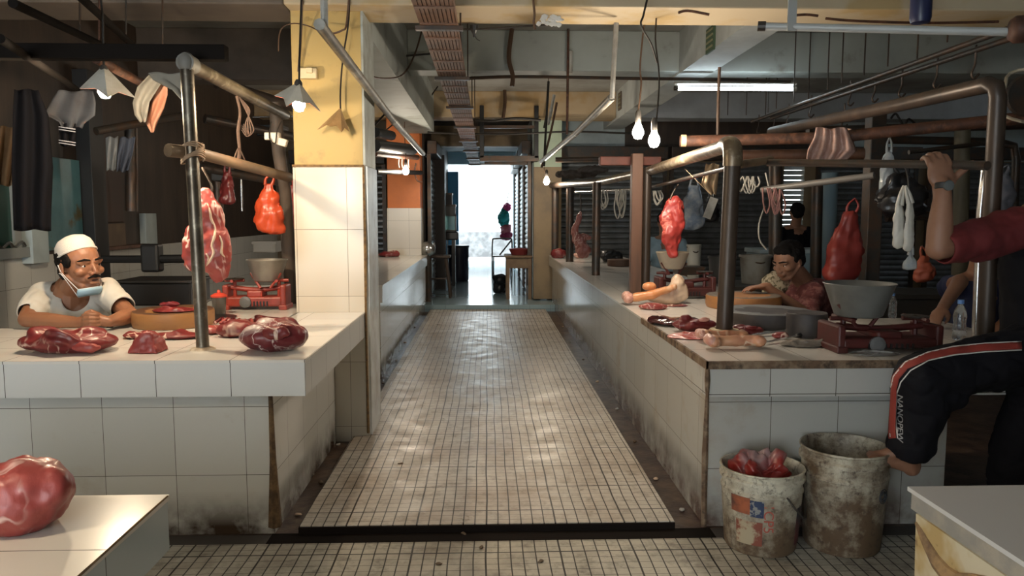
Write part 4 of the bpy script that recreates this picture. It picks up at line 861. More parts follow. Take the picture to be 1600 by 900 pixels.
meat('small red meat cube beside the knives', 1211, 1236, 516, 531, ZR, BEEF, 81, 1, 3, .006)
meat('red meat piece before the spotted fat on the right counter', 1001, 1046, 468, 485, ZR, BEEFP, 83, .8, 3, .008)
meat('long thin dark red trimming right of the red meat piece', 1044, 1078, 471, 480, ZR, BEEF, 85, 1, 4, .008, name='meat_trimming')
meat('red and white meat behind the greasy post', 1106, 1134, 459, 474, ZR, PINKM, 87, 1, 4, .012)
meat('white-pink slab of meat beside the post far back', 1138, 1200, 455, 462, ZR, PINKM, 88, .6, 3, .008) if False else None
# spotted fat with orange bone
c = G(1048, 477, ZR); t = T('fat_slab', 'upright cream slab of fat with an orange bone leaning on it', 'meat', (c.x, c.y, ZR))
bm = BM(); b_ = Vector((c.x, c.y+.06, ZR)); s_ = (c-CO).length/FPX
for dx, dz, rx, rz in ((0, .04, .12, .05), (.06, .08, .08, .08), (.06, .14, .05, .06), (-.06, .05, .1, .04)): ell(bm, b_+Vector((dx, .02, dz)), (rx, .05, rz))
bm = remesh(bm, .008, 4); rough_up(bm, .012, 14, 4); flat_base(bm, ZR+.001); obj('fat', bm, FATM, t, smooth=180)
bm = BM(); chain(bm, [b_+Vector((-.24, -.03, .05)), b_+Vector((-.12, -.04, .07)), b_+Vector((.03, -.035, .12))], [.03, .032, .022]); ell(bm, b_+Vector((-.13, .03, .12)), (.05, .03, .03))
bm = remesh(bm, .006, 3); rough_up(bm, .006, 14, 8); obj('bone', bm, BONEM, t, smooth=180, label='orange bone with raw meat')
bm = BM()
for a in range(5): ell(bm, b_+Vector((-.29+.02*(a % 2), -.05+a*.018, .04+.012*(a % 3))), .03)
bm = remesh(bm, .006, 2); rough_up(bm, .006, 20, 9); flat_base(bm, ZR+.001); obj('knuckle', bm, KN, t, smooth=180)
# knives and rag
def knife(a, b, label, w=.03):
    a = Vector(a); b = Vector(b); d = (b-a).normalized(); s = Vector((-d.y, d.x, 0)); t = T('knife', label, 'knife', a)
    bm = BM(); m = a+d*(b-a).length*.62; pts = [a+s*.002, a+d*.03+s*w*.5, m+s*w*.5, m-s*w*.5, a-s*w*.45+d*.02]
    f = bm.faces.new([bm.verts.new(p) for p in pts]); bm.normal_update(); bmesh.ops.solidify(bm, geom=[f], thickness=.003); obj('blade', bm, ALU, t)
    bm = BM(); chain(bm, [m, b], [.011, .013]); obj('handle', bm, BLACK, t, smooth=60)
knife(G(1175, 527, ZR)+Vector((0, 0, .012)), G(1262, 518, ZR)+Vector((0, 0, .018)), 'long knife lying behind the shin bones')
knife(G(1196, 539, ZR)+Vector((0, 0, .01)), G(1275, 524, ZR)+Vector((0, 0, .02)), 'knife with its tip towards the shin bones', .022)
def clump(name, label, cat, x0, x1, yt, yb, z, mat, seed, ratio=.6, amp=.02, vox=.008):
    return meat(label, x0, x1, yt, yb, z, mat, seed, ratio, 6, amp, name, cat, vox=vox)
clump('rag', 'crumpled grey-brown rag beside the knives', 'cloth', 1228, 1306, 523, 544, ZR, MAT('grey_rag', (.17, .145, .12), .85, c2=(.12, .10, .08), scale=15), 91)
clump('plastic_sheet', 'crumpled clear plastic under the dark red scale at the counter edge', 'plastic bag', 1342, 1416, 545, 558, ZR, MAT('dull_clear_plastic', (.36, .36, .36), .25, alpha=.6), 92, .7, .01)
# far counter
meat('round red meat at the far end of the right counter', 861, 886, 384, 404, ZR, BEEF, 93, 1, 4, .02, vox=.016)
meat('pale meat right of the far dark post', 897, 916, 391, 404, ZR, KN, 94, 1, 3, .02, vox=.016)
clump('black_bag', 'black plastic bags heaped behind the far posts', 'bag', 938, 976, 384, 410, ZR, BLKP, 95, .8, .04, .018)
c = P(905, 365, 8.9); t = T('goat_leg', 'thin skinned goat leg hung by the hoof between two dark posts', 'meat', c)
bm = BM(); chain(bm, [P(907, 332, 8.9), P(901, 350, 8.9), P(897, 365, 8.9), P(906, 378, 8.9), P(911, 392, 8.9)], [.028, .04, .05, .075, .09]); chain(bm, [P(899, 360, 8.9), P(903, 368, 8.9), P(921, 372, 8.9)], [.03, .035, .03])
bm = remesh(bm, .012, 3); rough_up(bm, .02, 12, 3); obj('leg_meat', bm, MEATMAT('goat_red', (.32, .12, .10), (.22, .06, .05), (.6, .42, .36), .03, 12), t, smooth=180)
bm = BM(); tube(bm, [P(907, 334, 8.9), P(908, 318, 8.9), P(906, 296, 8.9)], .008, 6); obj('hook', bm, DSTEEL, t)
# ------------------------------------------------------------------ hanging beef
def hung(px, py, Y, segs, mat, label, hookpts, seed, amp=.016, vox=.008, name='hanging_beef', fat=None):
    t = T(name, label, 'meat', P(px, py, Y)); bm = BM()
    for (x, y, rx, ry, dy) in segs:
        D = Y/FPX; ell(bm, P(x, y, Y+dy), (rx*D, rx*D*.6, ry*D))
    bm = remesh(bm, vox, 8); rough_up(bm, amp, 6, seed, ridge=.8); rough_up(bm, amp*.3, 26, seed); tree = BVHTree.FromBMesh(bm); obj('flesh', bm, mat, t, smooth=180)
    if fat:
        for f in fat:
            q = []
            for (x, y, dy) in f:
                d = ray(x, y).normalized(); h_ = tree.ray_cast(CO, d, 9)
                if h_[0] is not None: q.append(h_[0]+d*.001)
            if len(q) > 2: bm = BM(); tube(bm, q, [.003]+[.0055+.002*(k % 2) for k in range(len(q)-2)]+[.002], 6, smooth=3); obj('fat_seam', bm, FATM, t, smooth=180)
    bm = BM(); tube(bm, [P(*h) for h in hookpts], .006, 6, smooth=3); obj('hook', bm, DSTEEL, t, smooth=60)
    return t
hung(322, 292, 3.72, [(320, 310, 17, 20, 0), (325, 345, 26, 36, 0), (310, 375, 27, 32, .02), (332, 385, 28, 44, 0), (342, 415, 19, 32, 0), (300, 400, 16, 20, .02), (325, 335, 20, 30, -.01)], BEEFP, 'large pink-red beef cut hung by the left steel post', [(316, 262, 3.75), (325, 278, 3.73), (331, 292, 3.72), (330, 304, 3.72)], 5, .02, fat=[[(324, 318, 0), (328, 330, 0), (330, 342, 0), (336, 356, 0), (335, 370, 0), (331, 384, 0), (334, 395, 0), (328, 408, 0), (322, 416, 0)], [(343, 368, 0), (347, 380, 0), (346, 395, 0), (352, 402, 0)], [(322, 396, 0), (326, 404, 0), (322, 414, 0)]])
hung(1050, 308, 5.3, [(1055, 322, 14, 15, 0), (1053, 345, 18, 25, 0), (1049, 368, 18, 28, 0), (1050, 388, 12, 17, 0), (1042, 345, 11, 25, 0)], MEATMAT('bright_red_beef', (.36, .04, .033), (.28, .028, .024), (.6, .16, .12), .02, 9), 'bright red beef cut hung above the cream basin on the right', [(1060, 288, 5.3), (1052, 300, 5.29), (1047, 312, 5.28)], 9, .02)
# ------------------------------------------------------------------ weighing scales
def scale_(x0, x1, ytop, yb, z, mat, label, bowl=None, bowlmat=None, depth=.16, dial=True):
    c0, c1 = G(x0, yb, z), G(x1, yb, z); w = c1.x-c0.x; D = c0.y/FPX; h = (yb-ytop)*D; y0 = c0.y; cx = (c0.x+c1.x)/2
    t = T('weighing_scale', label, 'scale', (cx, y0+depth/2, z))
    bm = BM(); box(bm, c0.x+.03, c1.x-.03, y0+.01, y0+depth-.01, z+.02, z+h*.42, bev=.012)
    box(bm, cx-w*.12, cx+w*.12, y0+.02, y0+depth-.02, z+h*.38, z+h*.62, bev=.012); obj('housing', bm, mat, t)
    for s in (-1, 1):
        e = cx+s*(w/2-.025); bm = BM(); box(bm, e-.025, e+.025, y0, y0+depth, z, z+.03, bev=.006); box(bm, e-.018, e+.018, y0+.01, y0+depth-.01, z+.02, z+h*.8, bev=.01); obj('end_frame', bm, mat, t)
        bm = BM(); ax = cx+s*w*.34
        tube(bm, [(ax, y0+depth/2, z+h*.4), (ax, y0+depth/2, z+h*.92)], .012, 8); tube(bm, [(ax-.06, y0+depth/2, z+h*.92), (ax+.06, y0+depth/2, z+h*.92)], .010, 8); tube(bm, [(ax, y0+.02, z+h*.92), (ax, y0+depth-.02, z+h*.92)], .010, 8); obj('pan_support', bm, mat, t)
    bm = BM(); tube(bm, [(cx-w*.4, y0+depth/2, z+h*.70), (cx-w*.1, y0+depth/2, z+h*.62), (cx+w*.1, y0+depth/2, z+h*.62), (cx+w*.4, y0+depth/2, z+h*.70)], .016, 8, smooth=4); obj('beam', bm, mat, t, smooth=60)
    for k in range(9):
        bm = BM(); X = cx-w*.2+k*w*.05; box(bm, X-.004, X+.004, y0+.004, y0+.012, z+h*.12, z+h*.28); obj('vent_rib', bm, BLACK, t)
    bm = BM(); lathe(bm, [(.035, 0), (.035, .012), (.02, .016)], (cx-w*.13, y0+.012, z+h*.26), 18, cap1=True, axis=(0, -1, 0)); obj('dial', bm, MAT('dull_plate', (.12, .12, .12), .4), t)
    bm = BM(); s = -1 if bowl and bowl[4] > 0 else 1; lathe(bm, [(.055, 0), (.06, .008), (.01, .010)], (cx+s*w*.34, y0+depth/2, z+h*.94), 20); obj('weight_pan', bm, DSTEEL, t)
    if bowl:
        bx0, bx1, by0, by1, sd = bowl; ym = y0+depth/2; a = P(bx0, by0, ym); b = P(bx1, by0, ym); rz = P(bx0, by1, ym).z; r = (b.x-a.x)/2; cc = Vector(((a.x+b.x)/2, ym, rz)); hh = a.z-rz
        bm = BM(); lathe(bm, [(r*.58, 0), (r*.66, .008), (r*.96, hh-.006), (r, hh), (r*.985, hh+.003), (r*.93, hh-.008), (r*.62, .014), (.01, .010)], cc, 36); obj('pan_bowl', bm, bowlmat, t, smooth=50)
        for k in (-1, 1): bm = BM(); tube(bm, [cc+Vector((k*.03, -.05, -.04)), cc+Vector((k*r*.72, -r*.25, hh*.4))], .009, 6); obj('bowl_bracket', bm, mat, t)
    return t
REDC = MAT('red_cast_iron', (.33, .045, .028), .45, c2=(.20, .03, .02), scale=9)
DRED = MAT('dark_red_iron', (.07, .011, .009), .5, c2=(.05, .012, .01), scale=9)
PEWT = MAT('pewter_bowl', (.33, .32, .29), .35, .6, c2=(.22, .21, .19), scale=6)
CRB = MAT('cream_bowl', (.42, .36, .27), .5, c2=(.33, .28, .22), scale=5)
scale_(345, 447, 436, 485, ZT, REDC, 'bright red table scale with a pewter bowl on the left counter', (385, 449, 406, 439, 1), PEWT)
scale_(1028, 1122, 424, 468, ZR, DRED, 'dark red table scale carrying the cream basin on the right counter', (1025, 1077, 394, 420, -1), CRB, .2)
scale_(1308, 1482, 497, 553, ZR, DRED, 'dark red-black table scale with a large grey basin near the seated man', (1290, 1396, 443, 494, -1), MAT('dull_grey_basin', (.15, .15, .14), .5, c2=(.10, .10, .09), scale=5), .24)
# enamel mug with red lid
c = G(343, 491, ZT); t = T('lidded_mug', 'dark glass mug with a bright red lid beside the steel post', 'mug', c)
bm = BM(); lathe(bm, [(.032, 0), (.035, .005), (.042, .105), (.040, .105), (.03, .01)], c, 22); obj('cup', bm, MAT('smoky_cup', (.10, .09, .08), .2), t, smooth=50)
bm = BM(); lathe(bm, [(.046, .103), (.047, .112), (.028, .124), (.010, .128), (.010, .14), (.004, .145)], c, 22, cap1=True); obj('lid', bm, MAT('red_lid', (.65, .07, .04), .4), t, smooth=50)
bm = BM(); tube(bm, [c+Vector((-.038, -.01, .09)), c+Vector((-.065, -.015, .075)), c+Vector((-.068, -.015, .045)), c+Vector((-.036, -.01, .025))], .005, 7, smooth=4); obj('handle', bm, MC['smoky_cup'], t, smooth=60)
bm = BM(); lathe(bm, [(.13, 0), (.14, .006), (.02, .008)], G(330, 497, ZT), 24); tag(obj('dark_tray', bm, BLKP), 'thin dark tray lying beside the lidded mug', 'tray')
# water bottles
CLR = MAT('clear_pet', (.72, .78, .82), .05, trans=.9, alpha=.85); BCAP = MAT('blue_cap', (.10, .22, .50), .4)
def pet(x, yt, yb, Y, label, z=None, cap_=None):
    D = Y/FPX; b = G(x, yb, ZR); D = b.y/FPX; h = (yb-yt)*D; r = h*.155; t = T('water_bottle', label, 'bottle', b)
    bm = BM(); lathe(bm, [(r*.8, 0), (r, .01), (r, h*.22), (r*.9, h*.25), (r, h*.28), (r*.88, h*.42), (r*.95, h*.5), (r, h*.6), (r*.8, h*.75), (r*.4, h*.87), (r*.38, h*.92)], b, 22, cap1=True); obj('bottle_body', bm, CLR, t, smooth=50)
    bm = BM(); lathe(bm, [(r*.46, h*.90), (r*.46, h), (r*.4, h)], b, 18, cap1=True); obj('cap', bm, cap_ or BCAP, t, smooth=50)
    return t
pet(1394, 457, 497, 4.05, 'clear water bottle with a blue cap standing behind the dark red-black scale')
pet(1498, 466, 531, 3.5, 'larger clear water bottle with a blue cap beside the seated man')
# ------------------------------------------------------------------ bags
def bag(name, label, mat, px0, px1, yt, yb, Y, hang, seed, depth=.5, amp=.02, freq=14, neck=.35, vox=.009, lean=0):
    D = Y/FPX; cx = (px0+px1)/2; w = (px1-px0)*D/2; c = P(cx, (yt+yb)/2, Y); h = (yb-yt)*D
    bm = BM(); n = 22; m = 28; rings = []
    for i in range(n+1):
        u = i/n; z = c.z-h/2+h*u
        prof = min(1, (u/.10)**.5) if u < .10 else (1 if u < .45 else 1-(1-neck)*((u-.45)/.55)**1.3)
        rg = []
        for k in range(m):
            a = 2*math.pi*k/m; pl = 1+.10*math.sin(a*7+seed)*(u**.8)+.05*math.sin(a*13+u*6+seed*2)
            rg.append(bm.verts.new((c.x+lean*u+w*prof*pl*math.cos(a), c.y+w*depth*prof*pl*math.sin(a), z)))
        rings.append(rg)
    for a, b in zip(rings, rings[1:]):
        for k in range(m): bm.faces.new((a[k], a[(k+1) % m], b[(k+1) % m], b[k]))
    bm.faces.new(rings[0][::-1]); bm.faces.new(rings[-1]); rough_up(bm, amp*1.3, freq*.7, seed, ridge=1.2)
    t = T(name, label, 'bag', (c.x, c.y, c.z-h/2)); obj('bag_body', bm, mat, t, smooth=180)
    top = Vector((c.x+lean, c.y, c.z+h/2)); hp = P(*hang, Y)
    for s in (-1, 1):
        bm = BM(); tube(bm, [top+Vector((s*w*neck*.7, 0, -.01)), top+(hp-top)*.5+Vector((s*w*.3, 0, 0)), hp], [.012, .008, .006], 7, smooth=4); obj('handle', bm, mat, t, smooth=60)
    return t
ORB = MAT('orange_plastic', (.52, .07, .022), .35, c2=(.4, .045, .015), scale=6)
REDB = MAT('red_plastic', (.28, .04, .03), .4, c2=(.2, .026, .022), scale=5, stretch=(1, 1, .3))
MARB = MAT('maroon_plastic', (.16, .02, .02), .35, c2=(.08, .012, .012), scale=6)
bag('plastic_bag', 'bright orange plastic bag hung at the left of the yellow pillar', ORB, 401, 441, 287, 368, 4.7, (424, 272), 3)
bag('plastic_bag', 'dark maroon bag hung behind the hanging beef', MARB, 343, 368, 270, 320, 5.6, (355, 255), 4)
bag('plastic_bag', 'red bag half hidden between the leaning post and the pillar', REDB, 442, 470, 290, 360, 5.4, (450, 275), 6)
bag('plastic_bag', 'long dusky red bag hung behind the vendor in maroon', REDB, 1287, 1345, 332, 447, 5.0, (1336, 310), 7, .45, .02, neck=.3, lean=.05)
bag('plastic_bag', 'black plastic bag hung above the two white slim bags', BLKP, 1372, 1446, 268, 338, 4.6, (1405, 250), 8, .5, .03, neck=.3)
WP = MAT('milky_plastic', (.62, .60, .54), .35, c2=(.5, .48, .43), scale=8, alpha=.97)
bag('slim_bag', 'left slim milky white bag hung in front of the black bag', WP, 1395, 1413, 318, 390, 3.9, (1412, 290), 9, .5, .008, neck=.5, vox=.005)
bag('slim_bag', 'right slim milky white bag hung in front of the black bag', WP, 1412, 1429, 314, 396, 3.88, (1415, 290), 10, .5, .008, neck=.5, vox=.005)
pipe('hook', [P(1413, 258, 3.9), P(1418, 275, 3.9), P(1420, 300, 3.9), P(1417, 312, 3.9)], .004, DSTEEL, 'thin hook holding the two slim white bags', 'hook', 6, 4)
CPL = MAT('clear_bag', (.42, .48, .52), .2, alpha=.65, c2=(.6, .65, .68), scale=9)
bag('clear_bag', 'clear plastic bag hung left of the black bag', CPL, 1374, 1400, 236, 330, 5.2, (1390, 215), 12, .4, .02)
bag('clear_bag', 'clear bag with blue bits hung below the slim white bags', CPL, 1413, 1432, 395, 422, 4.2, (1424, 380), 13, .5, .01, vox=.006)
bag('cloth_bag', 'pale grey hanging bag right of the raised arm', MAT('grey_lilac', (.20, .21, .26), .6, c2=(.14, .15, .19), scale=9), 1550, 1586, 270, 352, 4.8, (1575, 258), 14, .4, .02, neck=.5, lean=-.02)
bag('cloth_bag', 'blue shirt-like bag hung right of the red beef on the right', MAT('blue_print', (.12, .17, .25), .6, c2=(.30, .33, .36), scale=12), 1068, 1100, 290, 360, 6.4, (1084, 275), 15, .4, .02, neck=.6)
bag('plastic_bag', 'black bag with a white print hung left of the greasy post', BLKP, 1098, 1124, 305, 350, 6.5, (1110, 285), 16)
bag('plastic_bag', 'orange-red bag low behind the water bottle at right', MAT('dim_orange', (.36, .08, .04), .5), 1428, 1462, 402, 440, 4.9, (1440, 385), 17)
c = P(1110, 325, 6.3); bm = BM(); box(bm, c.x-.035, c.x+.035, c.y-.002, c.y+.002, c.z-.09, c.z+.09, rot=(0, .35, 0)); tag(obj('white_card', bm, PVC), 'white card strip hung against the black bag', 'card')
# ------------------------------------------------------------------ hung cloths
def drape(name, label, mat, rows, Y, folds=3, depth=.03, cat='cloth', nx=22, seed=1, th=.004):
    """rows: (y pixel, x left, x right) from top to bottom"""
    rnd = random.Random(seed); bm = BM(); out = []; ys = [r[0] for r in rows]
    N = 16; 
    for j in range(N+1):
        u = j/N*(len(rows)-1); i = min(int(u), len(rows)-2); f = u-i; y = rows[i][0]*(1-f)+rows[i+1][0]*f; xl = rows[i][1]*(1-f)+rows[i+1][1]*f; xr = rows[i][2]*(1-f)+rows[i+1][2]*f; r = []
        for k in range(nx+1):
            s = k/nx; wv = math.sin(s*folds*math.pi*2+seed+j*.12)*depth*(.4+.6*j/N)+math.sin(s*folds*5+j*.4)*depth*.25
            r.append(P(xl+(xr-xl)*s, y+math.sin(s*9+seed)*1.5, Y+wv))
        out.append(r)
    sheet(bm, out, th); return tag(obj(name, bm, mat, smooth=180), label, cat)
drape('hung_cloth', 'grey-white towel hung over the rail left of the steel post', MAT('grey_towel', (.11, .105, .09), .85, c2=(.08, .075, .065), scale=10), [(116, 232, 262), (135, 215, 250), (160, 208, 234), (178, 211, 230), (190, 220, 228)], 4.15, 1.5, .012)
drape('hung_cloth', 'orange-brown cloth hung beside the grey-white towel', MAT('terracotta_cloth', (.20, .08, .045), .85, c2=(.24, .12, .08), scale=12), [(130, 243, 262), (150, 236, 262), (170, 232, 256), (190, 228, 246), (206, 237, 240)], 4.2, 1.5, .012, seed=2)
drape('hung_cloth', 'pale cloth swag hung between the towel and the steel post', MAT('dirty_white_cloth', (.25, .23, .19), .85), [(114, 232, 296), (125, 240, 297), (140, 270, 298), (156, 284, 298), (168, 293, 298)], 3.5, 1.5, .012, seed=3)
drape('hung_shirt', 'grey shirt hung behind the card lamp at left', MAT('grey_shirt', (.045, .048, .056), .8, c2=(.03, .03, .036), scale=9), [(142, 92, 146), (160, 80, 150), (180, 68, 149), (192, 92, 132), (200, 96, 128)], 4.4, 2, .02, cat='shirt', seed=4)
drape('hung_garment', 'dark garment with thin white stripes hung below the grey shirt', MAT('black_cloth', (.006, .006, .008), .9, spec=.1), [(192, 92, 118), (210, 92, 118), (228, 94, 117)], 4.42, 2, .03, seed=5, cat='garment')
for k, y in enumerate((198, 202, 219, 223)):
    pipe('garment_stripe', [P(92, y, 4.37), P(105, y+2, 4.35), P(118, y+4, 4.37)], .003, MAT('stripe_white', (.3, .3, .33), .8), ['top', 'second', 'third', 'lowest'][k]+' thin pale stripe tape on the dark hung garment', 'stripe', 5)
drape('hung_garment', 'long black coat hung at the far left above the window', MC['black_cloth'], [(140, 22, 60), (180, 20, 75), (260, 18, 82), (320, 20, 80), (360, 22, 80)], 4.3, 2, .03, seed=6, cat='garment')
drape('hung_cloth', 'brown cloth patch hung at the left edge of the photo', MAT('brown_cloth', (.14, .075, .03), .8), [(198, -10, 24), (240, -10, 22), (290, -10, 18)], 4.5, 2, .03, seed=7)
drape('price_papers', 'strip of pale sachets hung on the dark wall at left', MAT('grey_sachet', (.20, .22, .24), .4), [(214, 165, 185), (240, 166, 183), (266, 167, 181)], 5.8, 2, .006, seed=8, cat='sachets')
drape('hung_cloth', 'small blue-grey cloth beside the strip of sachets', MAT('blue_grey_cloth', (.09, .11, .16), .8), [(215, 188, 212), (240, 184, 208), (268, 182, 200)], 5.8, 2, .02, seed=9)
PINKC = MAT('dusty_pink_towel', (.42, .25, .20), .9, c2=(.50, .34, .29), scale=20, bmp=.5)
drape('hung_cloth', 'dusty pink towel slung over the rusty level pipe', PINKC, [(200, 1275, 1322), (215, 1272, 1330), (235, 1262, 1338), (248, 1260, 1325), (252, 1262, 1318)], 4.72, 3.5, .035, seed=10)
drape('hung_cloth', 'back flap of the dusty pink towel behind the rusty level pipe', PINKC, [(200, 1282, 1330), (215, 1285, 1336), (245, 1290, 1322), (258, 1296, 1316)], 4.92, 2, .03, seed=11)
drape('hung_gloves', 'tan rags hung from the worn rail left of the greasy post', MAT('tan_rag', (.40, .28, .17), .85), [(256, 1103, 1124), (272, 1100, 1122), (290, 1095, 1120), (303, 1110, 1118)], 4.6, 2, .02, seed=12, cat='rag')
# strings and ropes over the right counter
def strings(cx, y, n, w, L, Y, mat, label, group):
    rnd = random.Random(cx)
    t = T('string_bundle', label, 'string', P(cx, y, Y))
    for k in range(n):
        x = cx+(rnd.random()-.5)*w; q = (rnd.random()-.5)*w*.5; l = L*(.6+.4*rnd.random())
        bm = BM(); tube(bm, [P(x-4, y, Y), P(x-5+q, y+l*.6, Y-.02), P(x+q, y+l, Y-.02), P(x+5+q, y+l*.6, Y-.02), P(x+3, y, Y)], .006, 5, smooth=5); obj('loop', bm, mat, t, smooth=60)
STR = MAT('dirty_white_string', (.36, .34, .30), .8)
strings(944, 296, 3, 10, 32, 7.6, STR, 'loops of pale string hung left of the reddish brown post', 's')
strings(967, 296, 5, 16, 48, 7.0, STR, 'thick bunch of pale string loops hung beside the reddish brown post', 's')
strings(1028, 298, 3, 14, 26, 6.0, STR, 'string loops hung just right of the two brown posts', 's')
strings(1172, 276, 5, 30, 26, 5.2, STR, 'tied ends of string hung right of the greasy post', 's')
strings(1208, 294, 6, 26, 42, 4.8, MAT('red_white_string', (.35, .17, .15), .8), 'pinkish string loops hung on the thin grey pipe', 's')
wire([P(1195, 322, 4.9), P(1186, 350, 4.9), P(1187, 375, 4.9), P(1198, 390, 4.9)], .006, STR, 'single pale string hanging behind the vendor in maroon', cat='string', name='string')
wire([P(1196, 270, 4.9), P(1203, 300, 4.9), P(1206, 318, 4.9)], .006, STR, 'short pale string above the vendor in maroon', cat='string', name='string')
# ------------------------------------------------------------------ buckets on the floor
def MATBUCKET(name, dirtc, hi):
    m, nt, b = newmat(name); b.inputs['Roughness'].default_value = .5
    tc = nt.nodes.new('ShaderNodeTexCoord'); sp = nt.nodes.new('ShaderNodeSeparateXYZ'); nt.links.new(tc.outputs['Object'], sp.inputs[0])
    r = nt.nodes.new('ShaderNodeMapRange'); r.inputs[1].default_value = hi; r.inputs[2].default_value = 0; r.inputs[3].default_value = -.15; r.inputs[4].default_value = .75; nt.links.new(sp.outputs[2], r.inputs[0])
    ad = nt.nodes.new('ShaderNodeMath'); ad.operation = 'ADD'; nt.links.new(r.outputs[0], ad.inputs[0]); nt.links.new(noisef(nt, 9, .35, .75, 6, .7), ad.inputs[1]); ad.use_clamp = True
    col = mixc(nt, ad.outputs[0], (.62, .58, .46), dirtc); col = mixc(nt, noisef(nt, 34, .52, .72, 5, .7), col, (.05, .03, .022)); nt.links.new(col, b.inputs['Base Color'])
    MC[name] = m; return m
def bucket(px0, px1, yrim, yb, label, mat, rh):
    cb = G((px0+px1)/2, yb, ZF); D = (cb-CO).length/FPX; r = (px1-px0)*D/2*.97; cb.y = min(cb.y+r*.85, 3.212-r*1.03)
    zr = P(0, yrim, cb.y).z; h = zr-ZF; t = T('plastic_bucket', label, 'bucket', (cb.x, cb.y, ZF)); c = Vector((cb.x, cb.y, ZF))
    rb = r*.86
    bm = BM(); lathe(bm, [(rb*.97, .002), (rb, .012), (rb+(r-rb)*.75, h*.72), (r*.985, h*.73), (r*.985, h*.75), (r*.95, h*.77), (r*.96, h*.86), (r*1.02, h*.87), (r*1.02, h*.9), (r*.97, h*.92), (r*.985, h*.97), (r*1.02, h*.985), (r*1.01, h), (r*.975, h), (r*.93, h*.95), (rb*.92, .015), (.01, .012)], c, 48)
    obj('bucket_body', bm, mat, t, smooth=35)
    return t, c, r, h
t, c, r, h = bucket(1135, 1253, 738, 858, 'shorter white paint bucket holding a red bag at the counter corner', MATBUCKET('bucket_white_dirty', (.13, .085, .05), .30), .1)
bm = BM(); k0 = c+Vector((-.02, -r*1.0, h*.78)); tube(bm, [c+Vector((r*.25, -r*.98, h*.76)), c+Vector((r*.5, -r*1.03, h*.6)), c+Vector((r*.75, -r*.9, h*.5)), c+Vector((r*1.02, -.02, h*.66)), c+Vector((r*1.01, .0, h*.78))], .004, 6, smooth=5); obj('wire_handle', bm, DSTEEL, t, smooth=60)
def label_patch(t, c, r, h, a0, a1, z0, z1, mat, name='printed_label', txt=None, rb=.86):
    bm = BM(); n = 12; rows = []
    for z in (z0, (z0+z1)/2, z1):
        rr = r*(rb+(1-rb)*z*.95)+.0025; rows.append([c+Vector((rr*math.sin(a0+(a1-a0)*k/n), -rr*math.cos(a0+(a1-a0)*k/n), z*h)) for k in range(n+1)])
    sheet(bm, rows, .0012); obj(name, bm, mat, t, smooth=60)
NAVY = MAT('label_navy', (.02, .035, .09), .5, c2=(.25, .25, .24), scale=26, lo=.56, hi=.6); ORL = MAT('label_rust', (.36, .10, .04), .6, c2=(.10, .04, .03), scale=10)
label_patch(t, c, r, h, -.62, -.28, .50, .70, NAVY); label_patch(t, c, r, h, -1.15, -.62, .52, .72, ORL); label_patch(t, c, r, h, -1.0, -.30, .15, .44, MAT('label_faded_red', (.22, .06, .035), .6, c2=(.4, .33, .22), scale=14, lo=.5, hi=.58))
label_patch(t, c, r, h, .72, 1.5, .12, .58, MAT('label_dark', (.03, .03, .04), .6, c2=(.12, .03, .03), scale=8))
def text(s, size, M, mat, parent, ext=.0008, name='lettering'):
    cu = bpy.data.curves.new('t', 'FONT'); cu.body = s; cu.size = size; cu.extrude = ext; cu.align_x = 'CENTER'; cu.align_y = 'CENTER'
    o = bpy.data.objects.new('t', cu); COL.objects.link(o); bpy.context.view_layer.update()
    me = bpy.data.meshes.new_from_object(o.evaluated_get(bpy.context.evaluated_depsgraph_get())); bpy.data.objects.remove(o)
    bm = BM(); bm.from_mesh(me); bmesh.ops.transform(bm, matrix=M, verts=bm.verts); return obj(name, bm, mat, parent)
def onface(c, r, h, a, z, roll, rb=.86):
    rr = r*(rb+(1-rb)*z*.95)+.003
    return Matrix.Translation(c+Vector((rr*math.sin(a), -rr*math.cos(a), z*h)))@Matrix.Rotation(a, 4, 'Z')@Matrix.Rotation(math.pi/2, 4, 'X')@Matrix.Rotation(roll, 4, 'Z')
text('1CP5', .055, onface(c, r, h, -.17, .50, -math.pi/2), MAT('faded_red_print', (.42, .09, .06), .6), t)
# bag in the bucket
bm = BM()
for x, z, rx, rz in ((-.02, h*.9, .10, .07), (.03, h*.95, .075, .06), (-.055, h*.97, .045, .07), (.0, h*.8, .11, .06)): ell(bm, c+Vector((x, 0, z)), (rx, .085, rz))
bm = remesh(bm, .006, 6); rough_up(bm, .05, 9, 6, ridge=1.5); tag(obj('plastic_bag', bm, MAT('crumpled_red_pink', (.24, .022, .018), .35, c2=(.30, .19, .19), scale=6, lo=.45, hi=.6), smooth=180), 'crumpled red and pinkish bag stuffed in the shorter bucket', 'bag')
t, c, r, h = bucket(1268, 1388, 708, 862, 'taller filthy white bucket under the bare foot', MATBUCKET('bucket_filthy', (.11, .07, .04), .66), .1)
BKT = (c, r, h)
bm = BM()
M = onface(c, r, h, .60, .60, 0)
for q, rr in ((0, .028), (0, .020)): tube(bm, [M@Vector((rr*math.cos(a*math.pi/10), rr*math.sin(a*math.pi/10), .001)) for a in range(20)], .0022, 5, close=True)
tube(bm, [M@Vector((-.012, .006, .001)), M@Vector((0, .016, .001)), M@Vector((.012, .006, .001)), M@Vector((.006, -.012, .001)), M@Vector((-.008, -.010, .001))], .003, 5, smooth=3)
obj('round_emblem', bm, MAT('emblem_dark', (.04, .045, .05), .6), t)
bm = BM(); lathe(bm, [(r*.9, h*.62), (.01, h*.64)], c, 30, cap0=False, cap1=True); rough_up(bm, .01, 14, 2); obj('slops', bm, MAT('dark_slops', (.05, .02, .015), .3), t)
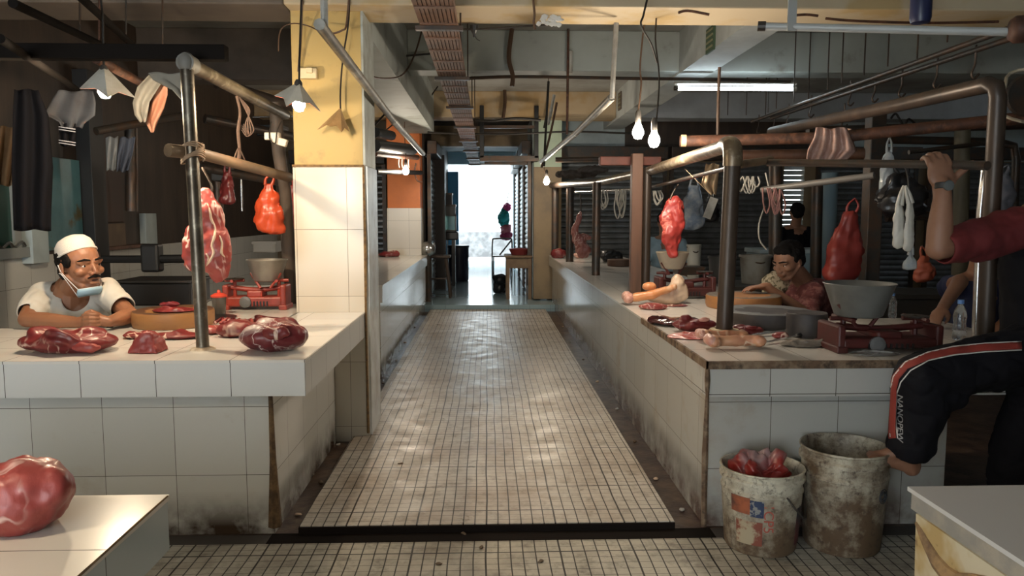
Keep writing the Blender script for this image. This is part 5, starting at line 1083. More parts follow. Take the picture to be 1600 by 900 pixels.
# litter in the gutters
random.seed(12)
for k in range(16):
    side = k % 2; x = (-.875, .90)[side]+random.uniform(-.03, .03); y = 3.4+(k//2)**1.35*.42; z = ZF
    bm = BM(); ell(bm, (x, y, z+.006), (.015, .012, .007), rot=(0, 0, k), sub=2); rough_up(bm, .006, 60, k)
    tag(obj('litter_scrap', bm, [FATM, PVC, MAT('litter_brown', (.12, .08, .05), .7)][k % 3], smooth=180), ['nearest', 'second nearest', 'third nearest', 'fourth nearest', 'fifth nearest', 'sixth nearest', 'seventh nearest', 'farthest'][k//2]+' small scrap of litter in the '+('right' if side else 'left')+' gutter of the aisle', 'litter', 'scraps in the gutters')
for k, (x, y) in enumerate(((686, 882), (752, 856), (560, 668), (845, 878), (725, 835), (626, 725))):
    p = G(x, y, ZF if y > 830 else ZF+.035); p.z = ZF+.002 if y > 830 else ZF+.037; bm = BM(); ell(bm, p+Vector((0, 0, .002)), (.016, .008, .003), rot=(0, 0, k*1.3), sub=2); rough_up(bm, .006, 60, k)
    tag(obj('litter_scrap', bm, MC['litter_brown'] if x != 560 else PVC, smooth=180), ['curled brown leaf scrap on the near floor left of centre', 'brown scrap by the drain slot', 'white scrap before the foot of the yellow pillar', 'brown scrap on the near floor right of centre', 'scrap beside the dark drain slot', 'dark scrap on the aisle paving'][k], 'litter')
# ------------------------------------------------------------------ exit passage furniture
c = G(716, 440, .06); r = (733-700)*c.y/FPX/2*1.0
t = T('plastic_barrel', 'large dark barrel standing on the left of the exit passage', 'barrel', (c.x, c.y+r, .06)); zt = P(0, 384, c.y+r).z-.06
bm = BM(); lathe(bm, [(r*.9, 0), (r*.97, .03), (r*.95, zt*.3), (r*.98, zt*.33), (r*.96, zt*.62), (r*1.0, zt*.65), (r*.98, zt*.95)], (c.x, c.y+r, .06), 28, cap1=True); obj('barrel_body', bm, MAT('navy_barrel', (.012, .014, .03), .4), t, smooth=35)
bm = BM(); lathe(bm, [(r*1.04, zt*.93), (r*1.06, zt*.97), (r*1.0, zt)], (c.x, c.y+r, .06), 28, cap1=True); obj('rim', bm, BLKP, t, smooth=35)
# stacked boxes and a framed panel on a stand
for i, (x0, x1, y0, y1, lb) in enumerate(((686, 706, 302, 321, 'small dark box on top of the stack left of the exit'), (685, 711, 320, 336, 'grey box second in the stack left of the exit'))):
    a = P(x0, y1, 13.6); b = P(x1, y0, 13.6); bm = BM(); box(bm, a.x, b.x, 13.6, 13.9, a.z, b.z, bev=.01)
    t = T('storage_box', lb, 'box', (a.x, 13.6, a.z)); obj('carton', bm, MAT('box_dark', (.035, .035, .04), .6) if i == 0 else MAT('box_grey', (.13, .135, .14), .6), t)
    bm = BM(); box(bm, a.x-.01, b.x+.01, 13.585, 13.9, b.z-.03, b.z+.005); obj('lid', bm, DSTEEL, t)
a = P(684, 362, 13.6); b = P(712, 335, 13.6); t = T('display_case', 'glass-fronted case in the stack left of the exit', 'case', (a.x, 13.6, a.z))
bm = BM(); box(bm, a.x, b.x, 13.6, 13.9, b.z-.03, b.z); box(bm, a.x, b.x, 13.6, 13.9, a.z, a.z+.03); box(bm, a.x, a.x+.03, 13.6, 13.9, a.z, b.z); box(bm, b.x-.015, b.x, 13.6, 13.9, a.z, b.z); obj('case_frame', bm, MC['box_grey'], t)
bm = BM(); box(bm, a.x+.03, b.x-.015, 13.75, 13.76, a.z+.03, b.z-.03); obj('glass', bm, MAT('green_glass', (.55, .85, .7), .1, trans=.9), t)
a = P(684, 375, 13.6); b = P(716, 362, 13.6); bm = BM(); box(bm, a.x, b.x, 13.55, 13.95, a.z, b.z, bev=.02); box(bm, a.x+.03, a.x+.09, 13.6, 13.9, .06, a.z); box(bm, b.x-.12, b.x-.06, 13.6, 13.9, .06, a.z)
tag(obj('display_stand', bm, BLKP), 'dark stand under the stack left of the exit', 'stand')
a = P(685, 400, 14.6); b = P(698, 374, 14.6); bm = BM(); box(bm, a.x, b.x, 14.6, 14.64, a.z, b.z); tag(obj('blue_poster', bm, MAT('sky_blue_board', (.10, .40, .75), .4)), 'small sky blue board low at the left of the passage', 'board')
bm = BM(); box(bm, -.93, -.73, 13.0, 13.35, .06, 2.35); tag(obj('dark_cupboard', bm, MAT('near_black_wood', (.02, .016, .016), .5)), 'tall dark cupboard along the left of the exit passage', 'cupboard')
# stool, chair with silver thing at left
c = Vector((-.78, 11.8, .06)); t = T('wooden_stool', 'dark wooden stool at the left of the passage mouth', 'stool', c)
bm = BM(); box(bm, c.x-.18, c.x+.2, c.y-.17, c.y+.17, .06+.62, .06+.66, bev=.01); obj('seat', bm, DARKW, t)
for sx in (-1, 1):
    for sy in (-1, 1): bm = BM(); tube(bm, [c+Vector((sx*.13, sy*.12, .62)), c+Vector((sx*.2, sy*.17, 0))], .022, 6); obj('leg', bm, DARKW, t)
bm = BM(); tube(bm, [c+Vector((-.15, -.14, .3)), c+Vector((.17, -.14, .3))], .014, 6); obj('stretcher', bm, DARKW, t)
p = P(668, 390, 11.2); t = T('metal_grinder', 'silver grinder head at the right of the orange pillar', 'grinder', p)
bm = BM(); lathe(bm, [(.04, -.10), (.11, -.05), (.12, .03), (.07, .10), (.02, .12)], p, 20, cap1=True); obj('hopper', bm, ALU, t, smooth=50)
bm = BM(); tube(bm, [p+Vector((0, 0, -.09)), Vector((p.x, p.y, .06))], .045, 8); obj('stand', bm, DSTEEL, t)
bm = BM(); tube(bm, [p, p+Vector((.1, -.02, .0)), p+Vector((.1, -.02, .1))], .015, 6); obj('crank', bm, ALU, t)
# folding chair
c = Vector((.27, 16.4, .06)); t = T('folding_chair', 'thin metal folding chair before the bright exit', 'chair', c)
bx0, bx1 = P(769, 375, 16.4).x, P(800, 375, 16.4).x; zb_ = P(0, 374, 16.4).z; zs = P(0, 401, 16.4).z
bm = BM(); tube(bm, [(bx0, 16.4, .06), (bx0, 16.45, zs), (bx0+.01, 16.5, zb_-.05), (bx0+.06, 16.5, zb_), (bx1-.06, 16.5, zb_), (bx1, 16.5, zb_-.05), (bx1, 16.45, zs), (bx1, 16.4, .06)], .016, 8, smooth=3); obj('back_frame', bm, DSTEEL, t, smooth=60)
bm = BM(); box(bm, bx0+.01, bx1-.01, 16.1, 16.5, zs-.015, zs+.015, bev=.01); obj('seat', bm, DSTEEL, t)
for x in (bx0+.03, bx1-.03): bm = BM(); tube(bm, [(x, 16.55, .06), (x, 16.3, zs*.6), (x, 16.12, zs)], .014, 6); obj('leg', bm, DSTEEL, t)
bm = BM(); tube(bm, [(bx1, 16.5, zb_-.02), (bx0+.16, 16.35, zs+.02)], .018, 6); obj('brace', bm, DSTEEL, t)
# table right with red basin and black bag
t = T('wooden_table', 'small brown wooden table at the right of the passage mouth', 'table', (.45, 11.6, .06))
tz = P(0, 402, 11.3).z; bm = BM(); box(bm, .26, .68, 11.42, 12.1, tz-.03, tz, bev=.006); obj('tabletop', bm, MAT('brown_table', (.16, .10, .06), .6, c2=(.22, .15, .09), scale=6), t)
bm = BM(); box(bm, .3, .66, 11.46, 12.05, tz-.19, tz-.03); obj('apron', bm, MC['brown_table'], t)
for x in (.31, .64):
    for y in (11.47, 12.04): bm = BM(); box(bm, x-.025, x+.025, y-.025, y+.025, .06, tz-.03); obj('leg', bm, MC['brown_table'], t)
bm = BM(); lathe(bm, [(.12, 0), (.16, .09), (.155, .095), (.02, .11)], (.49, 11.75, tz), 24, cap1=True); tag(obj('red_basin', bm, MAT('maroon_basin', (.18, .03, .03), .5), smooth=50), 'maroon basin upside down on the small brown table', 'basin')
bm = BM()
for q in ((.20, 12.4, .16, .13), (.23, 12.3, .3, .1), (.18, 12.5, .28, .1)): ell(bm, q[:3], q[3])
bm = remesh(bm, .02, 2); rough_up(bm, .05, 6, 3); flat_base(bm, .062); tag(obj('black_bag', bm, BLKP, smooth=180), 'black rubbish bag slumped left of the small brown table', 'bag')
# bright bundle hung by the exit
t = T('hung_bundle', 'pink, teal and red clothes bundle hung at the right of the exit', 'clothes', P(789, 345, 17.5))
for (pts, m) in (([(791, 323, .09, .09)], MAT('hot_pink', (.65, .05, .22), .6)), ([(787, 340, .12, .22)], MAT('teal_cloth', (.02, .38, .38), .6)), ([(790, 358, .12, .14)], MAT('rose_cloth', (.55, .14, .18), .6)), ([(791, 369, .12, .10)], MAT('crimson_cloth', (.40, .03, .10), .6))):
    bm = BM()
    for x, y, rx, rz in pts: ell(bm, P(x, y, 17.5), (rx, .12, rz))
    bm = remesh(bm, .02, 1); rough_up(bm, .05, 8, rz*9); obj('garment', bm, m, t, smooth=180)
bm = BM(); tube(bm, [P(791, 322, 17.5), P(795, 300, 17.5), P(800, 296, 17.5)], .01, 5); obj('hook', bm, DSTEEL, t)
# light boxes and goods deep in the right stall
for i, (x0, x1, y0, y1, Y, m, lb) in enumerate(((1072, 1096, 382, 438, 6.9, MAT('grey_white_tub', (.34, .34, .31), .5), 'tall off-white tub behind the cream basin'), (1155, 1205, 398, 443, 6.85, MAT('dirty_tub', (.26, .25, .22), .6, c2=(.18, .15, .12), scale=6), 'wide dirty white tub left of the vendor in maroon'), (1106, 1150, 400, 442, 6.9, MAT('dark_tin', (.05, .05, .05), .4), 'dark tin box deep behind the greasy post'))):
    a = P(x0, y1, Y); b = P(x1, y0, Y); r = (b.x-a.x)/2; t = T('storage_tub', lb, 'tub', ((a.x+b.x)/2, Y, a.z))
    bm = BM(); lathe(bm, [(r*.8, 0), (r*.97, b.z-a.z-.02), (r*1.03, b.z-a.z-.02), (r*1.03, b.z-a.z), (r*.93, b.z-a.z), (r*.76, .02)], ((a.x+b.x)/2, Y, a.z), 28); obj('tub_body', bm, m, t, smooth=40)
    bm = BM(); tube(bm, [((a.x+b.x)/2-r, Y, b.z-.02), ((a.x+b.x)/2, Y-r*1.02, b.z-.07), ((a.x+b.x)/2+r, Y, b.z-.02)], .006, 5, smooth=5); obj('handle', bm, DSTEEL, t)
# back bench behind the vendor
for i, (x0, x1, z0, z1, Y, d, m, lb) in enumerate(((1.98, 2.8, 0, .72, 6.6, .6, MAT('bench_dark', (.05, .045, .04), .6), 'dark bench behind the scales on the right'), (2.9, 4.4, .0, .62, 6.8, .6, MC['bench_dark'], 'dark bench behind the seated man in the right background'), (3.15, 4.3, .0, .95, 8.6, .5, MAT('pale_blue_counter', (.24, .33, .37), .5), 'pale blue tiled counter in the right background'))):
    bm = BM(); box(bm, x0, x1, Y, Y+d, ZF, z1-.05); t = T('back_bench', lb, 'bench', (x0, Y, ZF)); obj('body', bm, m, t)
    bm = BM(); box(bm, x0-.03, x1+.03, Y-.03, Y+d, z1-.05, z1, bev=.008); obj('top', bm, PALEB if i == 2 else MC['bench_dark'], t)
random.seed(21)
for i, (x0, x1, yb, yt, Y, m, lb) in enumerate(((400, 440, 212, 196, 6.4, BLKP, 'black box on the dark pipes deep in the left stall'), (330, 352, 282, 262, 6.8, MAT('dim_grey_box', (.09, .09, .09), .5), 'dim grey box behind the hanging beef'), (395, 430, 395, 378, 6.6, MAT('off_white_box', (.26, .25, .23), .5), 'pale small carton behind the pewter bowl'), (1060, 1100, 430, 418, 6.2, DSTEEL, 'dark tin on the counter behind the dark red scale'))):
    a = P(x0, yb, Y); b = P(x1, yt, Y); bm = BM(); box(bm, a.x, b.x, Y, Y+.2, a.z, b.z, bev=.01); t = T('storage_box', lb, 'box', (a.x, Y, a.z)); obj('carton', bm, m, t)
    bm = BM(); box(bm, a.x-.006, b.x+.006, Y-.006, Y+.206, b.z-.02, b.z+.004); obj('lid', bm, m, t)
# ================================================================== PEOPLE
from mathutils.bvhtree import BVHTree
SK1 = MAT('tan_skin', (.30, .135, .07), .45, c2=(.25, .105, .055), scale=9, bmp=.08, bscale=90)
SK2 = MAT('brown_skin', (.26, .13, .08), .5, c2=(.21, .10, .06), scale=9)
HAIR = MAT('black_hair', (.007, .006, .006), .8, spec=.15, bmp=.5, bscale=120)
EYEW = MAT('eye_white', (.62, .58, .54), .2); IRIS = MAT('dark_iris', (.015, .008, .006), .1); LIPM = MAT('lip', (.20, .06, .045), .45)
def headM(c, s, yaw, pitch=0, roll=0):
    return Matrix.Translation(c)@Matrix.Rotation(R(yaw), 4, 'Z')@Matrix.Rotation(R(pitch), 4, 'X')@Matrix.Rotation(R(roll), 4, 'Y')@Matrix.Scale(s, 4)
def head_prims(bm, M, open_mouth=False):
    ell(bm, (0, .06, .13), (.335, .42, .36), M=M); ell(bm, (0, -.10, -.05), (.29, .28, .30), M=M)
    ell(bm, (0, -.10, -.22), (.245, .25, .20), M=M); ell(bm, (0, -.20, -.385), (.15, .14, .10), M=M)
    for s in (-1, 1):
        cap(bm, (s*.26, .02, -.18), (s*.13, -.20, -.38), .07, .07, M)      # jaw
        ell(bm, (s*.185, -.25, -.11), (.10, .09, .08), M=M)                # cheekbone
        cap(bm, (s*.07, -.355, .085), (s*.22, -.29, .08), .045, .04, M)    # brow ridge
        ell(bm, (s*.345, .05, -.04), (.028, .075, .115), M=M); ell(bm, (s*.35, .03, -.10), (.03, .045, .05), M=M)   # ear
        ell(bm, (s*.055, -.40, -.145), (.042, .05, .036), M=M)             # nostril wing
        cap(bm, (s*.09, -.340, .040), (s*.19, -.312, .034), .024, .021, M)  # upper lid
        cap(bm, (s*.095, -.325, -.03), (s*.185, -.30, -.03), .02, .018, M) # lower lid
    cap(bm, (0, -.355, .05), (0, -.445, -.12), .032, .045, M)              # nose
    ell(bm, (0, -.32, -.235), (.14, .08, .10), M=M)
    g = .03 if open_mouth else 0
    cap(bm, (-.09, -.375, -.235+g*.3), (.09, -.375, -.235+g*.3), .026, .026, M); cap(bm, (-.07, -.365, -.295-g), (.07, -.365, -.295-g), .028, .028, M)
def head_parts(t, M, mouth=True, open_mouth=False, gaze=.0):
    for s in (-1, 1):
        bm = BM(); ell(bm, (s*.14, -.300, .008), .044, M=M); e = obj('eye', bm, EYEW, t, smooth=180)
        bm = BM(); ell(bm, (s*.14+gaze, -.334, .006), (.024, .014, .026), M=M); obj('iris', bm, IRIS, e, smooth=180)
        bm = BM(); chain(bm, [(s*.06, -.39, .105), (s*.15, -.375, .125), (s*.24, -.31, .105)], [.018, .022, .012], M); obj('eyebrow', bm, HAIR, t, smooth=180)
    bm = BM()
    if open_mouth: ell(bm, (0, -.385, -.268), (.065, .02, .026), M=M)
    else: cap(bm, (-.07, -.392, -.265), (.07, -.392, -.265), .010, .010, M)
    obj('mouth', bm, MAT('mouth_dark', (.04, .012, .012), .5) if open_mouth else LIPM, t, smooth=180)
def hair_part(t, M, mat=HAIR, full=True):
    bm = BM(); ell(bm, (0, .13, .17), (.375, .40, .37), M=M); ell(bm, (0, -.08, .33), (.27, .24, .18), M=M); ell(bm, (0, .28, -.05), (.29, .24, .28), M=M)
    for s in (-1, 1): ell(bm, (s*.32, .03, .10), (.05, .13, .14), M=M)
    bm = remesh(bm, .006, 3); rough_up(bm, .006, 40, 3, ridge=1); return obj('hair', bm, mat, t, smooth=180)
def hand(bm, w, d, n, side=1, curl=.6, s=1., thumb_in=.4, spread=.0):
    """palm, four unequal bent fingers and a thumb from the side of the palm"""
    w = Vector(w); d = Vector(d).normalized(); n = Vector(n); n = (n-d*n.dot(d)).normalized(); u = d.cross(n)*side
    R3 = Matrix((u, d, n)).transposed(); MM = Matrix.Translation(w)@R3.to_4x4()@Matrix.Scale(s, 4)
    ell(bm, (0, .048, 0), (.041, .052, .015), M=MM); ell(bm, (.022, .03, .004), (.022, .035, .016), M=MM); cap(bm, (0, -.02, 0), (0, .02, 0), .025, .026, MM)
    for i, (x, L) in enumerate(((.030, .070), (.010, .078), (-.011, .072), (-.031, .056))):
        p = Vector((x, .088-abs(i-1.2)*.004, .0)); a = 0; pts = [Vector((x*.8, .07, 0)), p]
        for k, fr in enumerate((.45, .31, .24)):
            a += curl*(1.05 if k else .8); q = pts[-1]+Vector((spread*x*.5, math.cos(a), math.sin(a)))*L*fr; pts.append(q)
        chain(bm, pts, [.0095, .0098, .0088, .0078, .0066], MM)
    tp = [Vector((.028, .018, .004)), Vector((.048, .042, .012)), Vector((.058-.02*thumb_in, .068, .016+.02*thumb_in)), Vector((.058-.045*thumb_in, .088, .020+.03*thumb_in))]
    chain(bm, tp, [.014, .012, .0105, .008], MM)
# ------------------------------------------------------------------ the man in the white cap
t = T('person', 'man in white cap and T-shirt leaning on the left counter with clasped hands', 'person', P(112, 560, 4.3))
hc = P(126, 414, 4.05); M1 = headM(hc, .278, 60, 0, -4)
def V(px, py, Y, z=None):
    p = P(px, py, Y)
    if z is not None: p.z = z
    return p
nk = P(110, 452, 4.16); sR = P(68, 462, 4.2); sL = P(164, 456, 4.18)
eR = V(42, 500, 3.93, ZT+.05); eL = V(204, 486, 4.02, ZT+.055); wR = V(122, 502, 3.84, ZT+.045); wL = V(170, 500, 3.86, ZT+.045)
bm = BM(); head_prims(bm, M1, True)
cap(bm, M1@Vector((0, .12, -.25)), nk, .062, .068); cap(bm, nk, P(110, 480, 4.2), .08, .12)
cap(bm, nk, sR, .05, .055); cap(bm, nk, sL, .05, .055)
ell(bm, P(112, 495, 4.2), (.17, .105, .15)); cap(bm, P(112, 505, 4.22), P(110, 590, 4.3), .13, .14)
chain(bm, [sR, (sR+eR)/2+Vector((-.01, 0, 0)), eR], [.056, .048, .042]); chain(bm, [eR, (eR*.6+wR*.4), wR], [.041, .042, .027])
chain(bm, [sL, (sL+eL)/2, eL], [.056, .047, .042]); chain(bm, [eL, (eL*.6+wL*.4), wL], [.041, .041, .027])
# clasped hands: palms together, fingers laid alternately over the other hand's back
mid = (wR+wL)/2
pr = wR+(mid-wR)*.62+Vector((0, -.01, .008)); pl_ = wL+(mid-wL)*.62+Vector((0, -.005, .010))
for w_, p_ in ((wR, pr), (wL, pl_)): cap(bm, w_, p_, .027, .032); ell(bm, p_, (.036, .026, .030))
for k in range(4):
    z = .036-k*.0178; y = -.030-.004*math.sin(k)
    a = pr+Vector((.008, y, z)); chain(bm, [a, a+Vector((.030, -.010, .003)), a+Vector((.052, .0, .0)), a+Vector((.060, .016, -.002))], [.0082, .0082, .0076, .0068])
    a = pl_+Vector((-.008, y-.002, z-.008)); chain(bm, [a, a+Vector((-.030, -.011, .003)), a+Vector((-.052, -.002, .001)), a+Vector((-.060, .014, .0))], [.0082, .0082, .0076, .0068])
chain(bm, [pr+Vector((0, .0, .028)), pr+Vector((.03, -.008, .045)), pr+Vector((.055, -.012, .040))], [.013, .0115, .009])
chain(bm, [pl_+Vector((0, .0, .028)), pl_+Vector((-.025, -.02, .048)), pl_+Vector((-.048, -.026, .040))], [.013, .0115, .009])
bm = remesh(bm, .0036, 3, .5); obj('body', bm, SK1, t, smooth=180)
head_parts(t, M1, open_mouth=True, gaze=.006)
bm = BM(); chain(bm, [(-.13, -.375, -.225), (-.05, -.425, -.195), (.05, -.425, -.195), (.13, -.375, -.225)], [.014, .024, .024, .014], M1); bm = remesh(bm, .004, 1); rough_up(bm, .003, 60, 2); obj('moustache', bm, HAIR, t, smooth=180)
bm = BM(); ell(bm, (0, .12, .14), (.352, .40, .33), M=M1); ell(bm, (0, .26, -.10), (.27, .22, .26), M=M1)
for s in (-1, 1): ell(bm, (s*.31, -.06, .10), (.045, .12, .13), M=M1)
bm = remesh(bm, .006, 3); rough_up(bm, .005, 40, 3); obj('hair', bm, HAIR, t, smooth=180)
# cap: a knitted dome with a rim
MK = M1@Matrix.Translation((0, .09, .215))@Matrix.Rotation(R(-24), 4, 'X')@Matrix.Scale(.9, 4)
bm = BM(); prof = [(.392, -.03), (.398, .03), (.394, .12), (.365, .22), (.29, .31), (.17, .365), (.02, .385)]
lathe(bm, [(a, b) for a, b in prof], seg=40, cap0=True, cap1=True)
for v in bm.verts: v.co = MK@Vector((v.co.x*.93, v.co.y*1.08, v.co.z))
c_ = obj('white_cap', bm, MAT('white_knit', (.66, .62, .57), .85, bmp=.5, bscale=260), t, smooth=60)
bm = BM(); tube(bm, [MK@Vector((.372*math.cos(a*math.pi/16), .432*math.sin(a*math.pi/16), -.02)) for a in range(32)], .006, 6, close=True); obj('rim_band', bm, MC['white_knit'], c_, smooth=60)
# mask under the chin, with its loops
BLM = MAT('mask_blue', (.33, .50, .62), .8); WHM = MAT('mask_white', (.7, .72, .74), .8)
rows = []
for u in (0, .33, .66, 1):
    r_ = []
    for k in range(13):
        a = -1.25+2.5*k/12; rr = .235+.03*math.sin(u*math.pi)-.03*u
        r_.append(M1@Vector((rr*math.sin(a)*1.02, -.12-rr*math.cos(a)*.98+.06*u, -.44-.15*u+.03*math.cos(a))))
    rows.append(r_)
bm = BM(); sheet(bm, rows, .003); mk = obj('face_mask', bm, BLM, t, smooth=180)
for i in (0, 3): bm = BM(); tube(bm, rows[i], .0028, 5); obj('mask_hem', bm, WHM, mk, smooth=60)
for s, k in ((-1, 0), (1, 12)):
    for i in (0, 3): bm = BM(); tube(bm, [rows[i][k], M1@Vector((s*.365, .0, -.12 if i == 0 else -.16)), M1@Vector((s*.37, .10, .04-.16*(i > 0)))], .0022, 5, smooth=4); obj('ear_loop', bm, WHM, mk, smooth=60)
# T-shirt
TS = MAT('white_cotton', (.58, .56, .51), .85, c2=(.50, .48, .43), scale=6)
bm = BM()
ell(bm, P(112, 490, 4.20), (.20, .135, .165)); cap(bm, P(112, 505, 4.24), P(110, 600, 4.32), .155, .17)
mR = sR+(eR-sR)*.72; mL = sL+(eL-sL)*.68
for a, b, c_2 in ((sR, mR, -1), (sL, mL, 1)):
    cap(bm, P(112+c_2*22, 458, 4.18), a, .074, .078); cap(bm, a, b, .074, .066)
    cap(bm, P(112, 500, 4.22), a, .11, .07)
bm = remesh(bm, .007, 5, .6)
# sleeve hems and the scooped neck are cut open so that the arms and chest come out
def cut(bm, fn):
    bmesh.ops.delete(bm, geom=[v for v in bm.verts if fn(v.co)], context='VERTS')
    bd = [v for v in bm.verts if v.is_boundary]
    for _ in range(25):
        mv = {}
        for v in bd:
            nb = [e.other_vert(v).co for e in v.link_edges if e.is_boundary]
            if len(nb) == 2: mv[v] = v.co*.5+(nb[0]+nb[1])*.25
        for v, c in mv.items(): v.co = c
dR = (mR-sR).normalized(); dL = (mL-sL).normalized()
ncen = P(116, 452, 4.09)
cut(bm, lambda p: (p-mR).dot(dR) > .012 and p.x < sR.x+.06 or (p-mL).dot(dL) > .012 and p.x > sL.x-.05 or ((p.x-ncen.x)/.074)**2+((p.z-ncen.z)/.115)**2 < 1 and p.y < 4.21 or ((p-nk).length < .095 and p.z > nk.z-.01))
for v in bm.verts:
    for (S_, D_) in ((sR, dR), (sL, dL)): pass
    f = noise.noise(v.co*7)*.012+abs(noise.noise(Vector((v.co.x*16, v.co.y*8, v.co.z*5))))*.012
    v.co += v.normal*f
fs = list(bm.faces); bmesh.ops.solidify(bm, geom=fs, thickness=.004)
ts = obj('t_shirt', bm, TS, t, smooth=180)
bm = BM(); pts = [Vector((ncen.x+.090*math.cos(a), 0, ncen.z+.137*math.sin(a))) for a in [math.pi*(1+k/14) for k in range(15)]]
# ------------------------------------------------------------------ vendor in maroon, bent over his block
MARS = MAT('maroon_plaid', (.13, .035, .035), .85, c2=(.22, .09, .08), scale=22, lo=.5, hi=.56)
t = T('person', 'man in a maroon plaid shirt bent over the orange-brown block behind the right counter', 'person', P(1265, 560, 5.5))
M2 = headM(P(1231, 408, 5.2), .262, -62, 20, 0)
nk = P(1256, 440, 5.32); sN = P(1272, 462, 5.2); sF = P(1240, 452, 5.5); eN = V(1262, 492, 5.0); wN = V(1196, 468, 4.98, ZR+.13); eF = P(1215, 470, 5.5); wF = P(1180, 462, 5.2)
bm = BM(); head_prims(bm, M2); cap(bm, M2@Vector((0, .14, -.25)), nk, .06, .07); cap(bm, nk, sN, .06, .06); cap(bm, nk, sF, .06, .06)
cap(bm, P(1262, 480, 5.4), P(1272, 590, 5.55), .14, .15); chain(bm, [sN, eN, wN], [.055, .043, .028]); chain(bm, [sF, eF, wF], [.055, .043, .028])
hand(bm, wN, (-1, 0, -.05), (0, 0, -1), -1, .25); hand(bm, wF, (-1, -.2, 0), (0, 0, -1), 1, .35)
bm = remesh(bm, .006, 3, .5); obj('body', bm, SK2, t, smooth=180); head_parts(t, M2); hair_part(t, M2)
bm = BM(); ell(bm, P(1268, 470, 5.36), (.20, .17, .17)); cap(bm, P(1265, 485, 5.4), P(1275, 600, 5.55), .17, .19); cap(bm, nk+Vector((.02, .02, -.03)), sN, .085, .088); cap(bm, nk+Vector((.02, .03, -.05)), sF, .075, .08)
cap(bm, sN, sN+(eN-sN)*.95, .082, .066); cap(bm, sF, sF+(eF-sF)*.95, .08, .065)
bm = remesh(bm, .009, 4); rough_up(bm, .018, 9, 5); obj('shirt', bm, MARS, t, smooth=180)
bm = BM(); ell(bm, P(1212, 448, 5.45), (.10, .08, .12)); bm = remesh(bm, .01, 2); rough_up(bm, .02, 12, 6)
tag(obj('patterned_cloth', bm, MAT('cream_pattern', (.42, .36, .26), .85, c2=(.12, .10, .06), scale=40, lo=.5, hi=.53), smooth=180), 'cream patterned cloth bundle behind the hands of the vendor in maroon', 'cloth')
# ------------------------------------------------------------------ the man at the right edge
t = T('person', 'man in black with dark red sleeve, hand on a pipe, bare foot on the bucket', 'person', V(1600, 860, 3.0, ZF))
Y3 = 2.95
M3 = headM(P(1652, 268, 3.05), .262, 188, 5, 0)
nk = P(1630, 326, 3.05); sl = P(1588, 358, 3.0); el_ = P(1466, 388, 2.90); wr = P(1474, 292, 2.92); hp = P(1640, 545, 3.02)
bm = BM(); head_prims(bm, M3); cap(bm, M3@Vector((0, .12, -.3)), nk, .062, .07); cap(bm, nk, sl, .06, .062); cap(bm, nk, P(1690, 352, 3.1), .06, .062)
cap(bm, P(1650, 400, 3.05), P(1645, 540, 3.02), .135, .135)
chain(bm, [sl, (sl+el_)/2, el_], [.060, .054, .047]); chain(bm, [el_, el_*.65+wr*.35, wr], [.046, .047, .029])
PH = P(1477, 258, 3.03)                       # the pipe where it is gripped
hand(bm, wr+Vector((.0, .01, -.012)), (.02, .25, 1), (.0, 1, -.2), -1, .62, 1.30, -.9)
sr = P(1690, 352, 3.1); er = P(1700, 450, 3.0); chain(bm, [sr, er, P(1690, 540, 2.95)], [.058, .045, .03])
# left leg up, right leg down
kn = P(1432, 590, 2.90); an = P(1414, 704, 2.90); hl = P(1424, 731, 2.91); bl = P(1372, 714, 2.93); 
kb = kn+Vector((.03, .03, 0)); cap(bm, hp, kb, .08, .05); cap(bm, kb, an+Vector((.01, .01, .03)), .045, .036); cap(bm, an+Vector((.01, .01, .03)), an, .036, .036)
cap(bm, an, hl, .036, .034); cap(bm, hl+Vector((0, 0, .012)), bl, .036, .028); cap(bm, an, bl, .034, .024)
for k in range(5):
    a = bl+Vector((.0, (k-2)*.016, .0)); L = (.048, .042, .038, .033, .028)[k]; chain(bm, [a, a+Vector((-L*.6, 0, .012)), a+Vector((-L, 0, .004))], [.014-.001*k, .011-.0008*k, .010-.0006*k])
k2 = P(1590, 700, 3.0); a2 = V(1578, 850, 3.02, ZF+.09); cap(bm, P(1655, 550, 3.05), k2, .085, .06); cap(bm, k2, a2, .058, .036); cap(bm, a2+Vector((0, .03, -.05)), a2+Vector((-.03, -.14, -.06)), .034, .026)
bm = remesh(bm, .006, 3, .5); obj('body', bm, SK2, t, smooth=180); hair_part(t, M3); head_parts(t, M3)
# watch
wc = wr+Vector((0, 0, .004)); wt_ = bpy.data.objects.new('wristwatch', None); COL.objects.link(wt_); wt_.parent = t; wt_.location = wc-t.location
bm = BM(); lathe(bm, [(.031, -.012), (.033, -.010), (.033, .010), (.031, .012)], wc, 24, axis=(.02, .1, 1)); obj('strap', bm, BLACK, wt_, smooth=40)
bm = BM(); lathe(bm, [(.020, 0), (.020, .008), (.015, .010)], wc+Vector((0, -.030, 0)), 20, cap1=True, axis=(0, -1, 0)); obj('dial', bm, MAT('watch_face', (.10, .11, .11), .2), wt_, smooth=40)
